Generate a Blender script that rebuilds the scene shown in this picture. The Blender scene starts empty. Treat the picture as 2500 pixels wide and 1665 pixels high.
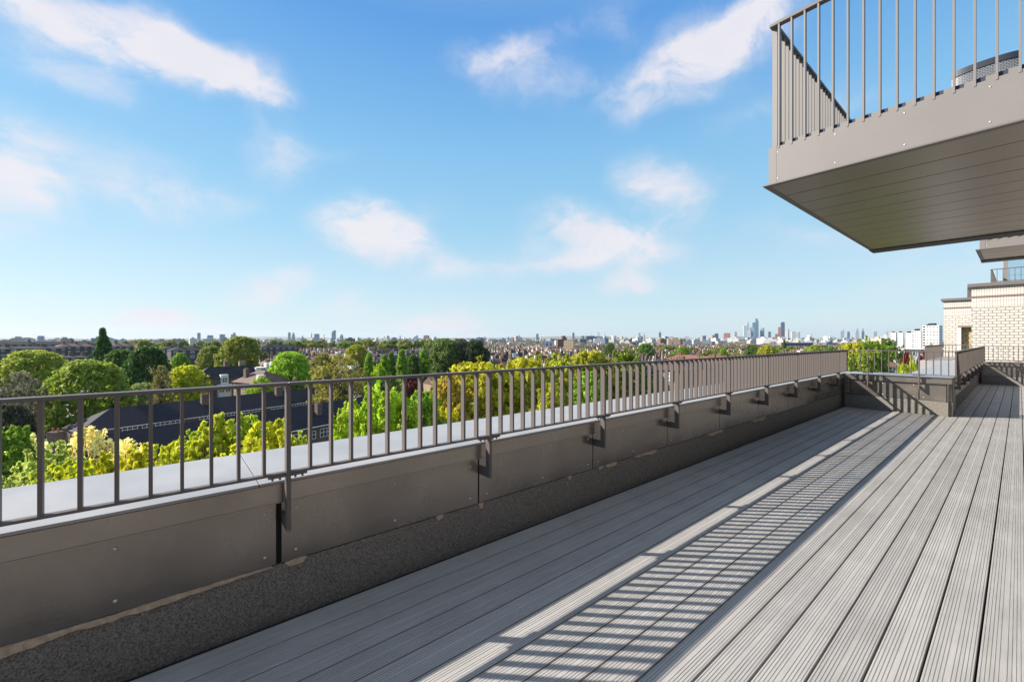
import bpy, bmesh, math, random
import numpy as np
from mathutils import Vector

SC = bpy.context.scene
COL = SC.collection
R_ = math.radians

# ------------------------------------------------------------------ camera
FPX, CX, CY, CAMH = 1020.0, 1250.0, 829.0, 1.40
YAW = math.atan(1240.0 / FPX)                     # camera turned left of +Y (deck direction)
FX, FY = -math.sin(YAW), math.cos(YAW)
RX, RY = math.cos(YAW), math.sin(YAW)
cam = bpy.data.cameras.new('camera')
cam.sensor_width = 36.0
cam.lens = 36.0 * FPX / 2500.0
cam.shift_y = -3.5 / 2500.0
cam.clip_start, cam.clip_end = 0.05, 60000
co = bpy.data.objects.new('camera', cam)
COL.objects.link(co)
co.location = (0, 0, CAMH)
co.rotation_euler = (R_(90), 0, YAW)
SC.camera = co

# ------------------------------------------------------------------ light
SUN_EL, SUN_AZ = R_(32.5), R_(224.6)              # azimuth clockwise from +Y
SUN_STRENGTH, SKY_STRENGTH, EXPOSURE = 4.8, 0.10, 0.88
sl = bpy.data.lights.new('sun', 'SUN')
sl.energy = SUN_STRENGTH
sl.angle = R_(0.5)
sl.color = (1.0, 0.91, 0.80)
so = bpy.data.objects.new('sun', sl)
COL.objects.link(so)
sd = Vector((math.sin(SUN_AZ) * math.cos(SUN_EL), math.cos(SUN_AZ) * math.cos(SUN_EL), math.sin(SUN_EL)))
so.rotation_euler = (-sd).to_track_quat('-Z', 'Y').to_euler()
so.location = sd * 60

SC.view_settings.view_transform = 'Standard'
SC.view_settings.look = 'None'
SC.view_settings.exposure = EXPOSURE
SC.view_settings.gamma = 1.0
SC.cycles.max_bounces = 6
SC.cycles.diffuse_bounces = 3
SC.cycles.glossy_bounces = 3
SC.cycles.caustics_reflective = False
SC.cycles.sample_clamp_indirect = 4.0

# clouds: (photo px, py, half width, half height, tilt deg, weight) -> azimuth / elevation blobs
CLOUDS = [
    (90, 30, 120, 46, -12, .95), (220, 78, 130, 52, -18, .95), (330, 110, 125, 62, -15, .95), (400, 60, 60, 42, 0, .7),
    (430, 142, 90, 52, -15, .8), (520, 172, 110, 50, -12, 1.0), (612, 182, 68, 42, 10, 1.0), (565, 222, 85, 28, 15, .8),
    (670, 215, 60, 22, 0, .35),
    (170, 172, 140, 44, -5, .85), (5, 480, 110, 80, 0, 1.2), (40, 440, 60, 40, 0, .6), (250, 420, 320, 70, 0, .72),
    (30, 300, 120, 44, -15, .75), (450, 490, 160, 34, 0, .55), (685, 370, 62, 62, 30, .9), (815, 370, 52, 25, 10, .3),
    (900, 552, 82, 54, -10, 1.3), (945, 575, 90, 48, -20, .9), (910, 605, 110, 38, 0, .55), (1030, 510, 75, 42, 20, .32),
    (915, 488, 40, 16, 20, .3), (640, 702, 90, 30, 8, 1.15), (725, 675, 60, 20, 12, .45), (872, 752, 64, 36, 0, .9),
    (1090, 792, 95, 34, 0, .95), (1080, 665, 56, 28, 0, .95), (1150, 660, 60, 30, 0, .4), (110, 805, 70, 16, 0, .65),
    (350, 792, 190, 24, 0, 1.0), (400, 775, 60, 18, 5, .65), (140, 725, 55, 13, 0, .35),
    (1190, 150, 75, 32, 0, .4), (1290, 195, 130, 55, -10, .75), (1380, 75, 150, 42, 15, .42), (1520, 60, 62, 32, 0, .36),
    (1760, 85, 190, 72, 22, .95), (1680, 150, 170, 72, 10, .8), (1810, 25, 110, 34, 18, .85), (1830, 280, 120, 62, 0, .4),
    (1575, 425, 70, 50, -20, .9), (1660, 468, 82, 40, -10, .75), (1340, 520, 52, 44, 0, .7), (1400, 520, 50, 30, 0, .4),
    (1445, 588, 130, 54, 8, 1.0), (1530, 608, 88, 44, 0, .85), (1400, 645, 170, 24, 5, .45), (1290, 660, 80, 20, 5, .4),
    (1545, 698, 56, 26, 0, 1.15), (1780, 560, 240, 60, 0, .34), (1990, 590, 90, 32, 0, .45), (2080, 240, 100, 52, 0, .42),
    (1060, 800, 80, 22, 0, .5), (1400, 790, 90, 18, 0, .45), (1770, 790, 75, 22, 0, .5), (2080, 795, 90, 18, 0, .6),
    (2050, 762, 50, 16, 0, .45), (2250, 620, 130, 60, 0, .5), (2410, 670, 80, 40, 0, .5), (2180, 700, 70, 20, 0, .3),
    (700, 800, 220, 14, 0, .35), (1800, 740, 120, 20, 0, .3),
    # clouds the photograph does not see: left, right and behind
    (-600, 300, 260, 90, 0, .9), (-1500, 420, 300, 120, 0, .9), (3300, 260, 300, 120, 10, .9), (4300, 500, 400, 160, 0, .9),
]


def build_world():
    w = bpy.data.worlds.new('World')
    SC.world = w
    w.use_nodes = True
    nt = w.node_tree
    N, L = nt.nodes, nt.links
    N.clear()
    out = N.new('ShaderNodeOutputWorld')
    bg = N.new('ShaderNodeBackground')
    bg.inputs['Strength'].default_value = SKY_STRENGTH
    L.new(bg.outputs[0], out.inputs[0])
    sky = N.new('ShaderNodeTexSky')
    sky.sky_type = 'NISHITA'
    sky.sun_disc = False
    sky.sun_elevation = SUN_EL
    sky.sun_rotation = SUN_AZ
    sky.altitude = 60
    sky.air_density = 1.0
    sky.dust_density = 0.6
    sky.ozone_density = 2.5
    hs = N.new('ShaderNodeHueSaturation')
    hs.inputs['Saturation'].default_value = 1.25
    hs.inputs['Value'].default_value = 1.0
    L.new(sky.outputs[0], hs.inputs['Color'])
    # clear spring air: pale cyan horizon, deep blue above; unseen zenith brightened to fill shade
    ge = N.new('ShaderNodeTexCoord')
    gs = N.new('ShaderNodeSeparateXYZ')
    L.new(ge.outputs['Generated'], gs.inputs[0])
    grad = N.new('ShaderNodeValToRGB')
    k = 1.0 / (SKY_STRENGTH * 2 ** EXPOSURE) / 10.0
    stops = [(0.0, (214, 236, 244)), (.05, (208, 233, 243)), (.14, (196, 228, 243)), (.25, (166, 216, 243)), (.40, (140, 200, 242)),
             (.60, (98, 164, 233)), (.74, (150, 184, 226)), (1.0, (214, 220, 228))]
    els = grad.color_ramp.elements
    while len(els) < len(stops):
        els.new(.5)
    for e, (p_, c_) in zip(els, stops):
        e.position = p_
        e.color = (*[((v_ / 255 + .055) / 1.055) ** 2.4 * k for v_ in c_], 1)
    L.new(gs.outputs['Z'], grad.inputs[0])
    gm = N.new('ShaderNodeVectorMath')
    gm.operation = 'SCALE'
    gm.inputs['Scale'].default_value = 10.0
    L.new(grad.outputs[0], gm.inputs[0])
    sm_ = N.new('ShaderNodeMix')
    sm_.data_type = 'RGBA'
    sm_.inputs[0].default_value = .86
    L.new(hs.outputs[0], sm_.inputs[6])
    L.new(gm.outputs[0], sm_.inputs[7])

    tc = N.new('ShaderNodeTexCoord')

    def vm(op, a, b=None):
        n = N.new('ShaderNodeVectorMath')
        n.operation = op
        for i, v in enumerate((a, b)):
            if v is None:
                continue
            if isinstance(v, tuple):
                n.inputs[i].default_value = v
            else:
                L.new(v, n.inputs[i])
        return n

    def mt(op, a, b=None, c=None, clamp=False):
        n = N.new('ShaderNodeMath')
        n.operation = op
        n.use_clamp = clamp
        for i, v in enumerate((a, b, c)):
            if v is None:
                continue
            if isinstance(v, (int, float)):
                n.inputs[i].default_value = v
            else:
                L.new(v, n.inputs[i])
        return n.outputs[0]

    d = vm('NORMALIZE', tc.outputs['Generated']).outputs[0]
    f = vm('DOT_PRODUCT', d, (FX, FY, 0)).outputs['Value']
    r = vm('DOT_PRODUCT', d, (RX, RY, 0)).outputs['Value']
    sep = N.new('ShaderNodeSeparateXYZ')
    L.new(d, sep.inputs[0])
    az = mt('ARCTAN2', r, f)
    el = mt('ARCSINE', sep.outputs['Z'])
    comb = N.new('ShaderNodeCombineXYZ')
    L.new(az, comb.inputs[0])
    L.new(el, comb.inputs[1])
    # domain warp so that outlines billow
    nz = N.new('ShaderNodeTexNoise')
    nz.inputs['Scale'].default_value = 5.0
    nz.inputs['Detail'].default_value = 6.0
    nz.inputs['Roughness'].default_value = 0.55
    sc1 = vm('MULTIPLY', comb.outputs[0], (1.0, 1.35, 1.0)).outputs[0]
    L.new(sc1, nz.inputs['Vector'])
    wsub = vm('SUBTRACT', nz.outputs['Color'], (.5, .5, .5)).outputs[0]
    wmul = vm('MULTIPLY', wsub, (.17, .10, 0)).outputs[0]
    p = vm('ADD', comb.outputs[0], wmul).outputs[0]
    acc = None
    for (px, py, hw, hh, tilt, wt) in CLOUDS:
        u, v = (px - CX) / FPX, (CY - py) / FPX
        k = math.sqrt(1 + u * u)
        a0 = math.atan(u)
        e0 = math.atan(v / k)
        ra = hw / FPX / (1 + u * u) * 1.95
        re = hh / FPX / k / (1 + (v / k) ** 2) * 1.95
        m = N.new('ShaderNodeMapping')
        m.vector_type = 'TEXTURE'
        m.inputs['Location'].default_value = (a0, e0, 0)
        m.inputs['Rotation'].default_value = (0, 0, R_(tilt))
        m.inputs['Scale'].default_value = (ra, re, 1)
        L.new(p, m.inputs['Vector'])
        ln = vm('LENGTH', m.outputs[0]).outputs['Value']
        mr = N.new('ShaderNodeMapRange')
        mr.interpolation_type = 'SMOOTHSTEP'
        mr.inputs['From Min'].default_value = 1.15
        mr.inputs['From Max'].default_value = 0.0
        mr.inputs['To Min'].default_value = 0.0
        mr.inputs['To Max'].default_value = wt
        L.new(ln, mr.inputs['Value'])
        acc = mr.outputs[0] if acc is None else mt('ADD', acc, mr.outputs[0])
    # inner texture
    n2 = N.new('ShaderNodeTexNoise')
    n2.inputs['Scale'].default_value = 8.5
    n2.inputs['Distortion'].default_value = .25
    n2.inputs['Detail'].default_value = 10.0
    n2.inputs['Roughness'].default_value = 0.64
    L.new(vm('MULTIPLY', p, (1.0, 1.5, 1.0)).outputs[0], n2.inputs['Vector'])
    tm = N.new('ShaderNodeMapRange')
    tm.inputs['From Min'].default_value = .30
    tm.inputs['From Max'].default_value = .70
    tm.inputs['To Min'].default_value = .22
    tm.inputs['To Max'].default_value = 1.3
    L.new(n2.outputs['Fac'], tm.inputs['Value'])
    tex = tm.outputs[0]
    dens = mt('MULTIPLY', acc, tex)
    mr = N.new('ShaderNodeMapRange')
    mr.interpolation_type = 'SMOOTHSTEP'
    mr.inputs['From Min'].default_value = 0.02
    mr.inputs['From Max'].default_value = 1.5
    mr.inputs['To Max'].default_value = 0.93
    L.new(dens, mr.inputs['Value'])
    # shaded undersides: thicker parts slightly greyer
    cr = N.new('ShaderNodeMix')
    cr.data_type = 'RGBA'
    kc = 1.0 / (SKY_STRENGTH * 2 ** EXPOSURE)
    cr.inputs[6].default_value = (.97 * kc, .93 * kc, .95 * kc, 1)
    cr.inputs[7].default_value = (.80 * kc, .78 * kc, .86 * kc, 1)
    L.new(n2.outputs['Fac'], cr.inputs[0])
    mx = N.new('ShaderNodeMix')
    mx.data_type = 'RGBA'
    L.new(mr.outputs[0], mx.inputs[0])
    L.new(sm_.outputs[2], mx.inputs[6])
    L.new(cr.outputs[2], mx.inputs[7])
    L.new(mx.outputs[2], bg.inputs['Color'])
    w.cycles.sampling_method = 'MANUAL'
    w.cycles.sample_map_resolution = 512


build_world()

# ------------------------------------------------------------------ helpers
GZ = -22.0                                        # street level


def P(px, d):
    u = (px - CX) / FPX
    return d * (FX + u * RX), d * (FY + u * RY)


def Z(py, d):
    return CAMH - d * (py - CY) / FPX


def mat(name, base, rough=.6, metal=0.0, var=0.0, scale=4.0, bump=0.0, bscale=40.0, spec=.5, c2=None, det=4.0, stretch=None,
        rvar=0.0, coords='Object'):
    m = bpy.data.materials.new(name)
    m.use_nodes = True
    nt = m.node_tree
    b = nt.nodes['Principled BSDF']
    b.inputs['Base Color'].default_value = (*base, 1)
    b.inputs['Roughness'].default_value = rough
    b.inputs['Metallic'].default_value = metal
    b.inputs['Specular IOR Level'].default_value = spec
    tc = nt.nodes.new('ShaderNodeTexCoord')
    vec = tc.outputs[coords]
    if stretch:
        mp = nt.nodes.new('ShaderNodeMapping')
        mp.inputs['Scale'].default_value = stretch
        nt.links.new(vec, mp.inputs['Vector'])
        vec = mp.outputs[0]
    if var or c2 or rvar:
        n = nt.nodes.new('ShaderNodeTexNoise')
        n.inputs['Scale'].default_value = scale
        n.inputs['Detail'].default_value = det
        n.inputs['Roughness'].default_value = .6
        nt.links.new(vec, n.inputs['Vector'])
        if var or c2:
            rp = nt.nodes.new('ShaderNodeValToRGB')
            lo = tuple(max(0, c * (1 - var)) for c in base)
            hi = c2 if c2 else tuple(min(1, c * (1 + var)) for c in base)
            if c2:
                lo = base
            rp.color_ramp.elements[0].position = .3
            rp.color_ramp.elements[1].position = .7
            rp.color_ramp.elements[0].color = (*lo, 1)
            rp.color_ramp.elements[1].color = (*hi, 1)
            nt.links.new(n.outputs['Fac'], rp.inputs[0])
            nt.links.new(rp.outputs[0], b.inputs['Base Color'])
        if rvar:
            mr = nt.nodes.new('ShaderNodeMapRange')
            mr.inputs['From Min'].default_value = .3
            mr.inputs['From Max'].default_value = .7
            mr.inputs['To Min'].default_value = rough - rvar
            mr.inputs['To Max'].default_value = rough + rvar
            nt.links.new(n.outputs['Fac'], mr.inputs['Value'])
            nt.links.new(mr.outputs[0], b.inputs['Roughness'])
    if bump:
        n2 = nt.nodes.new('ShaderNodeTexNoise')
        n2.inputs['Scale'].default_value = bscale
        n2.inputs['Detail'].default_value = 3
        nt.links.new(vec, n2.inputs['Vector'])
        bp = nt.nodes.new('ShaderNodeBump')
        bp.inputs['Strength'].default_value = bump
        bp.inputs['Distance'].default_value = .01
        nt.links.new(n2.outputs['Fac'], bp.inputs['Height'])
        nt.links.new(bp.outputs[0], b.inputs['Normal'])
    return m


def brick_mat(name, c1, c2, mortar, bw, bh, msize=.012, offset=.5, axis='XZ', rough=.75):
    m = bpy.data.materials.new(name)
    m.use_nodes = True
    nt = m.node_tree
    b = nt.nodes['Principled BSDF']
    b.inputs['Roughness'].default_value = rough
    tc = nt.nodes.new('ShaderNodeTexCoord')
    sp = nt.nodes.new('ShaderNodeSeparateXYZ')
    nt.links.new(tc.outputs['Object'], sp.inputs[0])
    cb = nt.nodes.new('ShaderNodeCombineXYZ')
    if axis == 'XZ':
        ad = nt.nodes.new('ShaderNodeMath')
        ad.operation = 'ADD'
        nt.links.new(sp.outputs['X'], ad.inputs[0])
        nt.links.new(sp.outputs['Y'], ad.inputs[1])
        nt.links.new(ad.outputs[0], cb.inputs[0])
        nt.links.new(sp.outputs['Z'], cb.inputs[1])
    br = nt.nodes.new('ShaderNodeTexBrick')
    br.offset = offset
    br.inputs['Scale'].default_value = 1.0
    br.inputs['Brick Width'].default_value = bw
    br.inputs['Row Height'].default_value = bh
    br.inputs['Mortar Size'].default_value = msize
    br.inputs['Mortar Smooth'].default_value = .2
    br.inputs['Color1'].default_value = (*c1, 1)
    br.inputs['Color2'].default_value = (*c2, 1)
    br.inputs['Mortar'].default_value = (*mortar, 1)
    nt.links.new(cb.outputs[0], br.inputs['Vector'])
    nt.links.new(br.outputs['Color'], b.inputs['Base Color'])
    bp = nt.nodes.new('ShaderNodeBump')
    bp.inputs['Strength'].default_value = .6
    bp.inputs['Distance'].default_value = .008
    bp.invert = True
    nt.links.new(br.outputs['Fac'], bp.inputs['Height'])
    nt.links.new(bp.outputs[0], b.inputs['Normal'])
    return m


class MB:
    """collects geometry in world coordinates; build() links it as one mesh object"""

    def __init__(s):
        s.v, s.f, s.m = [], [], []

    def add(s, vs, fs, mi=0):
        o = len(s.v)
        s.v += [tuple(v) for v in vs]
        for f in fs:
            s.f.append([i + o for i in f])
            s.m.append(mi)
        return s

    def box(s, x0, x1, y0, y1, z0, z1, fr=None, mi=0):
        vs = [(x, y, z) for z in (z0, z1) for x, y in ((x0, y0), (x1, y0), (x1, y1), (x0, y1))]
        if fr:
            vs = [fr(*v) for v in vs]
        return s.add(vs, [(0, 3, 2, 1), (4, 5, 6, 7), (0, 1, 5, 4), (1, 2, 6, 5), (2, 3, 7, 6), (3, 0, 4, 7)], mi)

    def prism(s, poly, a, b, fr, mi=0):
        """poly of (p, q) extruded from a to b, fr(p, q, h) -> world"""
        n = len(poly)
        vs = [fr(p, q, a) for p, q in poly] + [fr(p, q, b) for p, q in poly]
        fs = [tuple(range(n - 1, -1, -1)), tuple(range(n, 2 * n))]
        fs += [(i, (i + 1) % n, n + (i + 1) % n, n + i) for i in range(n)]
        return s.add(vs, fs, mi)

    def tube(s, pts, rads, n=8, mi=0):
        rings = []
        for i, p in enumerate(pts):
            p = Vector(p)
            a = Vector(pts[max(0, i - 1)])
            b = Vector(pts[min(len(pts) - 1, i + 1)])
            t = (b - a).normalized()
            q = t.to_track_quat('Z', 'Y')
            r = rads[i] if isinstance(rads, (list, tuple)) else rads
            rings.append([p + q @ Vector((r * math.cos(2 * math.pi * k / n), r * math.sin(2 * math.pi * k / n), 0)) for k in range(n)])
        vs = [v for rg in rings for v in rg]
        fs = []
        for i in range(len(rings) - 1):
            for k in range(n):
                fs.append((i * n + k, i * n + (k + 1) % n, (i + 1) * n + (k + 1) % n, (i + 1) * n + k))
        fs.append(tuple(range(n - 1, -1, -1)))
        fs.append(tuple((len(rings) - 1) * n + k for k in range(n)))
        return s.add(vs, fs, mi)

    def build(s, name, mats, parent=None, origin=None, bevel=0.0, smooth=False, recalc=True, data_only=False):
        o = Vector((0, 0, 0))
        if parent is not None:
            o = ORIG.get(parent.name, Vector((0, 0, 0)))
        elif origin is not None:
            o = Vector(origin)
        me = bpy.data.meshes.new(name)
        me.from_pydata([(v[0] - o.x, v[1] - o.y, v[2] - o.z) for v in s.v], [], s.f)
        if not isinstance(mats, (list, tuple)):
            mats = [mats]
        for m in mats:
            me.materials.append(m)
        me.polygons.foreach_set('material_index', s.m)
        if recalc or bevel:
            bm = bmesh.new()
            bm.from_mesh(me)
            if recalc:
                bmesh.ops.recalc_face_normals(bm, faces=bm.faces)
            if bevel:
                bmesh.ops.bevel(bm, geom=[e for e in bm.edges if len(e.link_faces) == 2 and e.calc_face_angle(0) > .6],
                                offset=bevel, segments=1, affect='EDGES', clamp_overlap=True)
            bm.to_mesh(me)
            bm.free()
        if smooth:
            me.polygons.foreach_set('use_smooth', [True] * len(me.polygons))
        if data_only:
            return me
        ob = bpy.data.objects.new(name, me)
        COL.objects.link(ob)
        if parent is not None:
            ob.parent = parent
            ORIG[ob.name] = o
        else:
            ob.location = o
            ORIG[ob.name] = o
        return ob


ORIG = {}


def tag(o, label, cat, group=None):
    o['label'] = label
    o['category'] = cat
    if group:
        o['group'] = group
    return o


def struct(o):
    o['kind'] = 'structure'
    return o


def thing(name, loc, label, cat, group=None, rz=0.0):
    o = bpy.data.objects.new(name, None)
    o.empty_display_size = .2
    COL.objects.link(o)
    o.location = loc
    o.rotation_euler = (0, 0, rz)
    ORIG[o.name] = Vector(loc)
    return tag(o, label, cat, group)


def inst(name, me, parent, loc, rz=0.0, scale=None):
    """another object on shared mesh data; loc in world coordinates"""
    o = bpy.data.objects.new(name, me)
    COL.objects.link(o)
    if parent is not None:
        o.parent = parent
        o.location = Vector(loc) - ORIG[parent.name]
        ORIG[o.name] = Vector(loc)
    else:
        o.location = loc
        ORIG[o.name] = Vector(loc)
    o.rotation_euler = (0, 0, rz)
    if scale:
        o.scale = scale
    return o


# ------------------------------------------------------------------ materials
M = {}
M['deck'] = mat('composite_decking', (.405, .393, .376), .62, var=.10, scale=5, stretch=(9, .5, 9), bump=.15, bscale=60, spec=.35)


def per_board(m):
    nt = m.node_tree
    b = nt.nodes['Principled BSDF']
    src = b.inputs['Base Color'].links[0].from_socket
    ge = nt.nodes.new('ShaderNodeNewGeometry')
    mr = nt.nodes.new('ShaderNodeMapRange')
    mr.inputs['To Min'].default_value = .90
    mr.inputs['To Max'].default_value = 1.06
    nt.links.new(ge.outputs['Random Per Island'], mr.inputs['Value'])
    # scuffs and dried water marks
    tc = nt.nodes.new('ShaderNodeTexCoord')
    n = nt.nodes.new('ShaderNodeTexNoise')
    n.inputs['Scale'].default_value = 1.7
    n.inputs['Detail'].default_value = 8
    n.inputs['Roughness'].default_value = .68
    nt.links.new(tc.outputs['Object'], n.inputs['Vector'])
    m2 = nt.nodes.new('ShaderNodeMapRange')
    m2.inputs['From Min'].default_value = .32
    m2.inputs['From Max'].default_value = .62
    m2.inputs['To Min'].default_value = .86
    m2.inputs['To Max'].default_value = 1.03
    nt.links.new(n.outputs['Fac'], m2.inputs['Value'])
    mu = nt.nodes.new('ShaderNodeMath')
    mu.operation = 'MULTIPLY'
    nt.links.new(mr.outputs[0], mu.inputs[0])
    nt.links.new(m2.outputs[0], mu.inputs[1])
    v = nt.nodes.new('ShaderNodeVectorMath')
    v.operation = 'SCALE'
    nt.links.new(src, v.inputs[0])
    nt.links.new(mu.outputs[0], v.inputs['Scale'])
    nt.links.new(v.outputs[0], b.inputs['Base Color'])


per_board(M['deck'])
M['under'] = mat('deck_void', (.015, .015, .015), .9)
M['rail'] = mat('bronze_powder_coat', (.132, .114, .107), .46, var=.06, scale=3, spec=.3)
M['trim_shade'] = mat('shade_dark_trim', (.05, .046, .044), .6)  # trim colour darkened to carry the shade at the soffit's back edge
M['panel'] = mat('brown_metal_panel', (.245, .218, .195), .25, metal=.55, var=.30, scale=1.4, det=9.0, rvar=.09, bump=.04, bscale=90)
M['coping'] = mat('pale_grey_coping', (.335, .328, .33), .38, var=.13, scale=2.2, det=9.0, rvar=.08, spec=.5)
M['grit'] = mat('mineral_felt', (.085, .078, .070), .95, c2=(.36, .335, .30), scale=150, det=2, bump=.7, bscale=150)
M['mortar'] = mat('sandy_residue', (.42, .32, .23), .95, c2=(.66, .53, .40), scale=40, bump=.5, bscale=60)
M['dark'] = mat('joint_dark', (.012, .012, .013), .8)
M['screw'] = mat('screw_steel', (.75, .74, .72), .35, metal=.6)
M['fascia'] = mat('grey_beige_fascia', (.22, .205, .197), .5, var=.04, scale=2, spec=.4)
M['soffit'] = mat('soffit_plank', (.34, .30, .25), .34, metal=.6, var=.05, scale=.6)
M['bal_rail'] = mat('balcony_rail_coat', (.225, .21, .20), .45, spec=.45)
M['navy'] = mat('navy_gap', (.02, .028, .06), .6)
M['core'] = mat('grey_render', (.3, .29, .28), .8)
M['cap'] = mat('brown_grey_cap', (.15, .135, .13), .5)
M['brick_a'] = brick_mat('cream_brick', (.62, .585, .53), (.555, .52, .465), (.25, .23, .205), .178, .0885, .0125)
M['brick_s'] = brick_mat('cream_soldier_brick', (.64, .605, .555), (.60, .565, .51), (.36, .335, .30), .0575, .17, .007, 0.0)
M['brick_b'] = brick_mat('cream_brick_far', (.61, .565, .50), (.555, .51, .45), (.32, .29, .255), .21, .115, .011)
M['brick_y'] = brick_mat('yellow_brick', (.58, .44, .22), (.50, .38, .19), (.22, .17, .11), .19, .105, .014)
M['brick_d'] = brick_mat('brown_brick', (.20, .155, .125), (.16, .125, .10), (.12, .11, .10), .225, .075, .012)
M['string'] = mat('brown_string_course', (.20, .135, .105), .6)
M['white'] = mat('white_paint', (.78, .78, .77), .5)
M['glass'] = mat('window_glass', (.03, .04, .05), .05, spec=.8)
M['wicker'] = None


def weave_mat():
    m = bpy.data.materials.new('grey_wicker_weave')
    m.use_nodes = True
    nt = m.node_tree
    b = nt.nodes['Principled BSDF']
    b.inputs['Roughness'].default_value = .35
    tc = nt.nodes.new('ShaderNodeTexCoord')
    br = nt.nodes.new('ShaderNodeTexBrick')
    br.inputs['Scale'].default_value = 1
    br.inputs['Brick Width'].default_value = .035
    br.inputs['Row Height'].default_value = .014
    br.inputs['Mortar Size'].default_value = .0022
    br.inputs['Color1'].default_value = (.27, .29, .32, 1)
    br.inputs['Color2'].default_value = (.24, .26, .29, 1)
    br.inputs['Mortar'].default_value = (.01, .012, .02, 1)
    nt.links.new(tc.outputs['UV'], br.inputs['Vector'])
    nt.links.new(br.outputs['Color'], b.inputs['Base Color'])
    bp = nt.nodes.new('ShaderNodeBump')
    bp.invert = True
    bp.inputs['Distance'].default_value = .006
    nt.links.new(br.outputs['Fac'], bp.inputs['Height'])
    nt.links.new(bp.outputs[0], b.inputs['Normal'])
    return m


M['wicker'] = weave_mat()
M['wicker_dark'] = mat('charcoal_wicker', (.02, .024, .04), .5)

# ------------------------------------------------------------------ roof deck
EDGE = -2.335                                      # inner edge of the long coping
RET_Y = 10.90                                      # inner edge of the return coping
SIDE_X = -0.775                                    # corridor edge of the return
END_Y = 19.80


def build_deck():
    g = MB()
    pitch, gap, top = .147, .0085, 0.0
    w = pitch - gap
    # board section: groups of fine grooves either side of a plain centre band
    prof = [(-w / 2, -.024), (-w / 2, -.002), (-w / 2 + .002, top)]
    gw, gd = .0030, .0020
    cs = [-.061, -.0485, -.036, -.0235, -.011, .011, .0235, .036, .0485, .061]
    for c in cs:
        prof += [(c - gw / 2, top), (c - gw * .3, top - gd), (c + gw * .3, top - gd), (c + gw / 2, top)]
    prof += [(w / 2 - .002, top), (w / 2, -.002), (w / 2, -.024)]
    n = len(prof)
    k = -17
    while True:
        xc = -.118 + pitch * (k + .5)
        k += 1
        if xc < EDGE - .02:
            continue
        if xc > 2.5:
            break
        y1 = RET_Y + .03 if xc < SIDE_X - .02 else END_Y + .03
        vs = [(xc + a, -3.0, b) for a, b in prof] + [(xc + a, y1, b) for a, b in prof]
        fs = [(i, i + 1, n + i + 1, n + i) for i in range(n - 1)]
        g.add(vs, fs)
    o = g.build('roof_deck', [M['deck']], recalc=False)
    me = o.data
    struct(o)
    s = MB()
    s.box(EDGE - .05, 2.6, -3.1, END_Y + .05, -.12, -.03)
    struct(s.build('deck_substrate', [M['under']]))


build_deck()


# frames: s runs along the wall, t towards the deck, z up
def fr_long(s, t, z):
    return (EDGE + t, s, z)


def fr_return(s, t, z):
    return (s, RET_Y - t, z)


def fr_side(s, t, z):
    return (SIDE_X + t, s, z)


def fr_end(s, t, z):
    return (s, END_Y - t, z)


def screw_mesh():
    g = MB()
    n = 8
    vs, fs = [], []
    for i, (r, h) in enumerate(((.0075, 0), (.0068, .003), (.004, .005))):
        vs += [(r * math.cos(2 * math.pi * k / n), r * math.sin(2 * math.pi * k / n), h) for k in range(n)]
    for i in range(2):
        fs += [(i * n + k, i * n + (k + 1) % n, (i + 1) * n + (k + 1) % n, (i + 1) * n + k) for k in range(n)]
    fs.append(tuple(2 * n + k for k in range(n)))
    g.add(vs, fs)
    return g.build('screw', [M['screw']], smooth=True, data_only=True)


SCREW = screw_mesh()


def screw(parent, loc, nrm, sc=1.0):
    o = inst('screw', SCREW, parent, loc, scale=(sc, sc, sc))
    o.rotation_euler = Vector(nrm).to_track_quat('Z', 'Y').to_euler()
    return o


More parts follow.
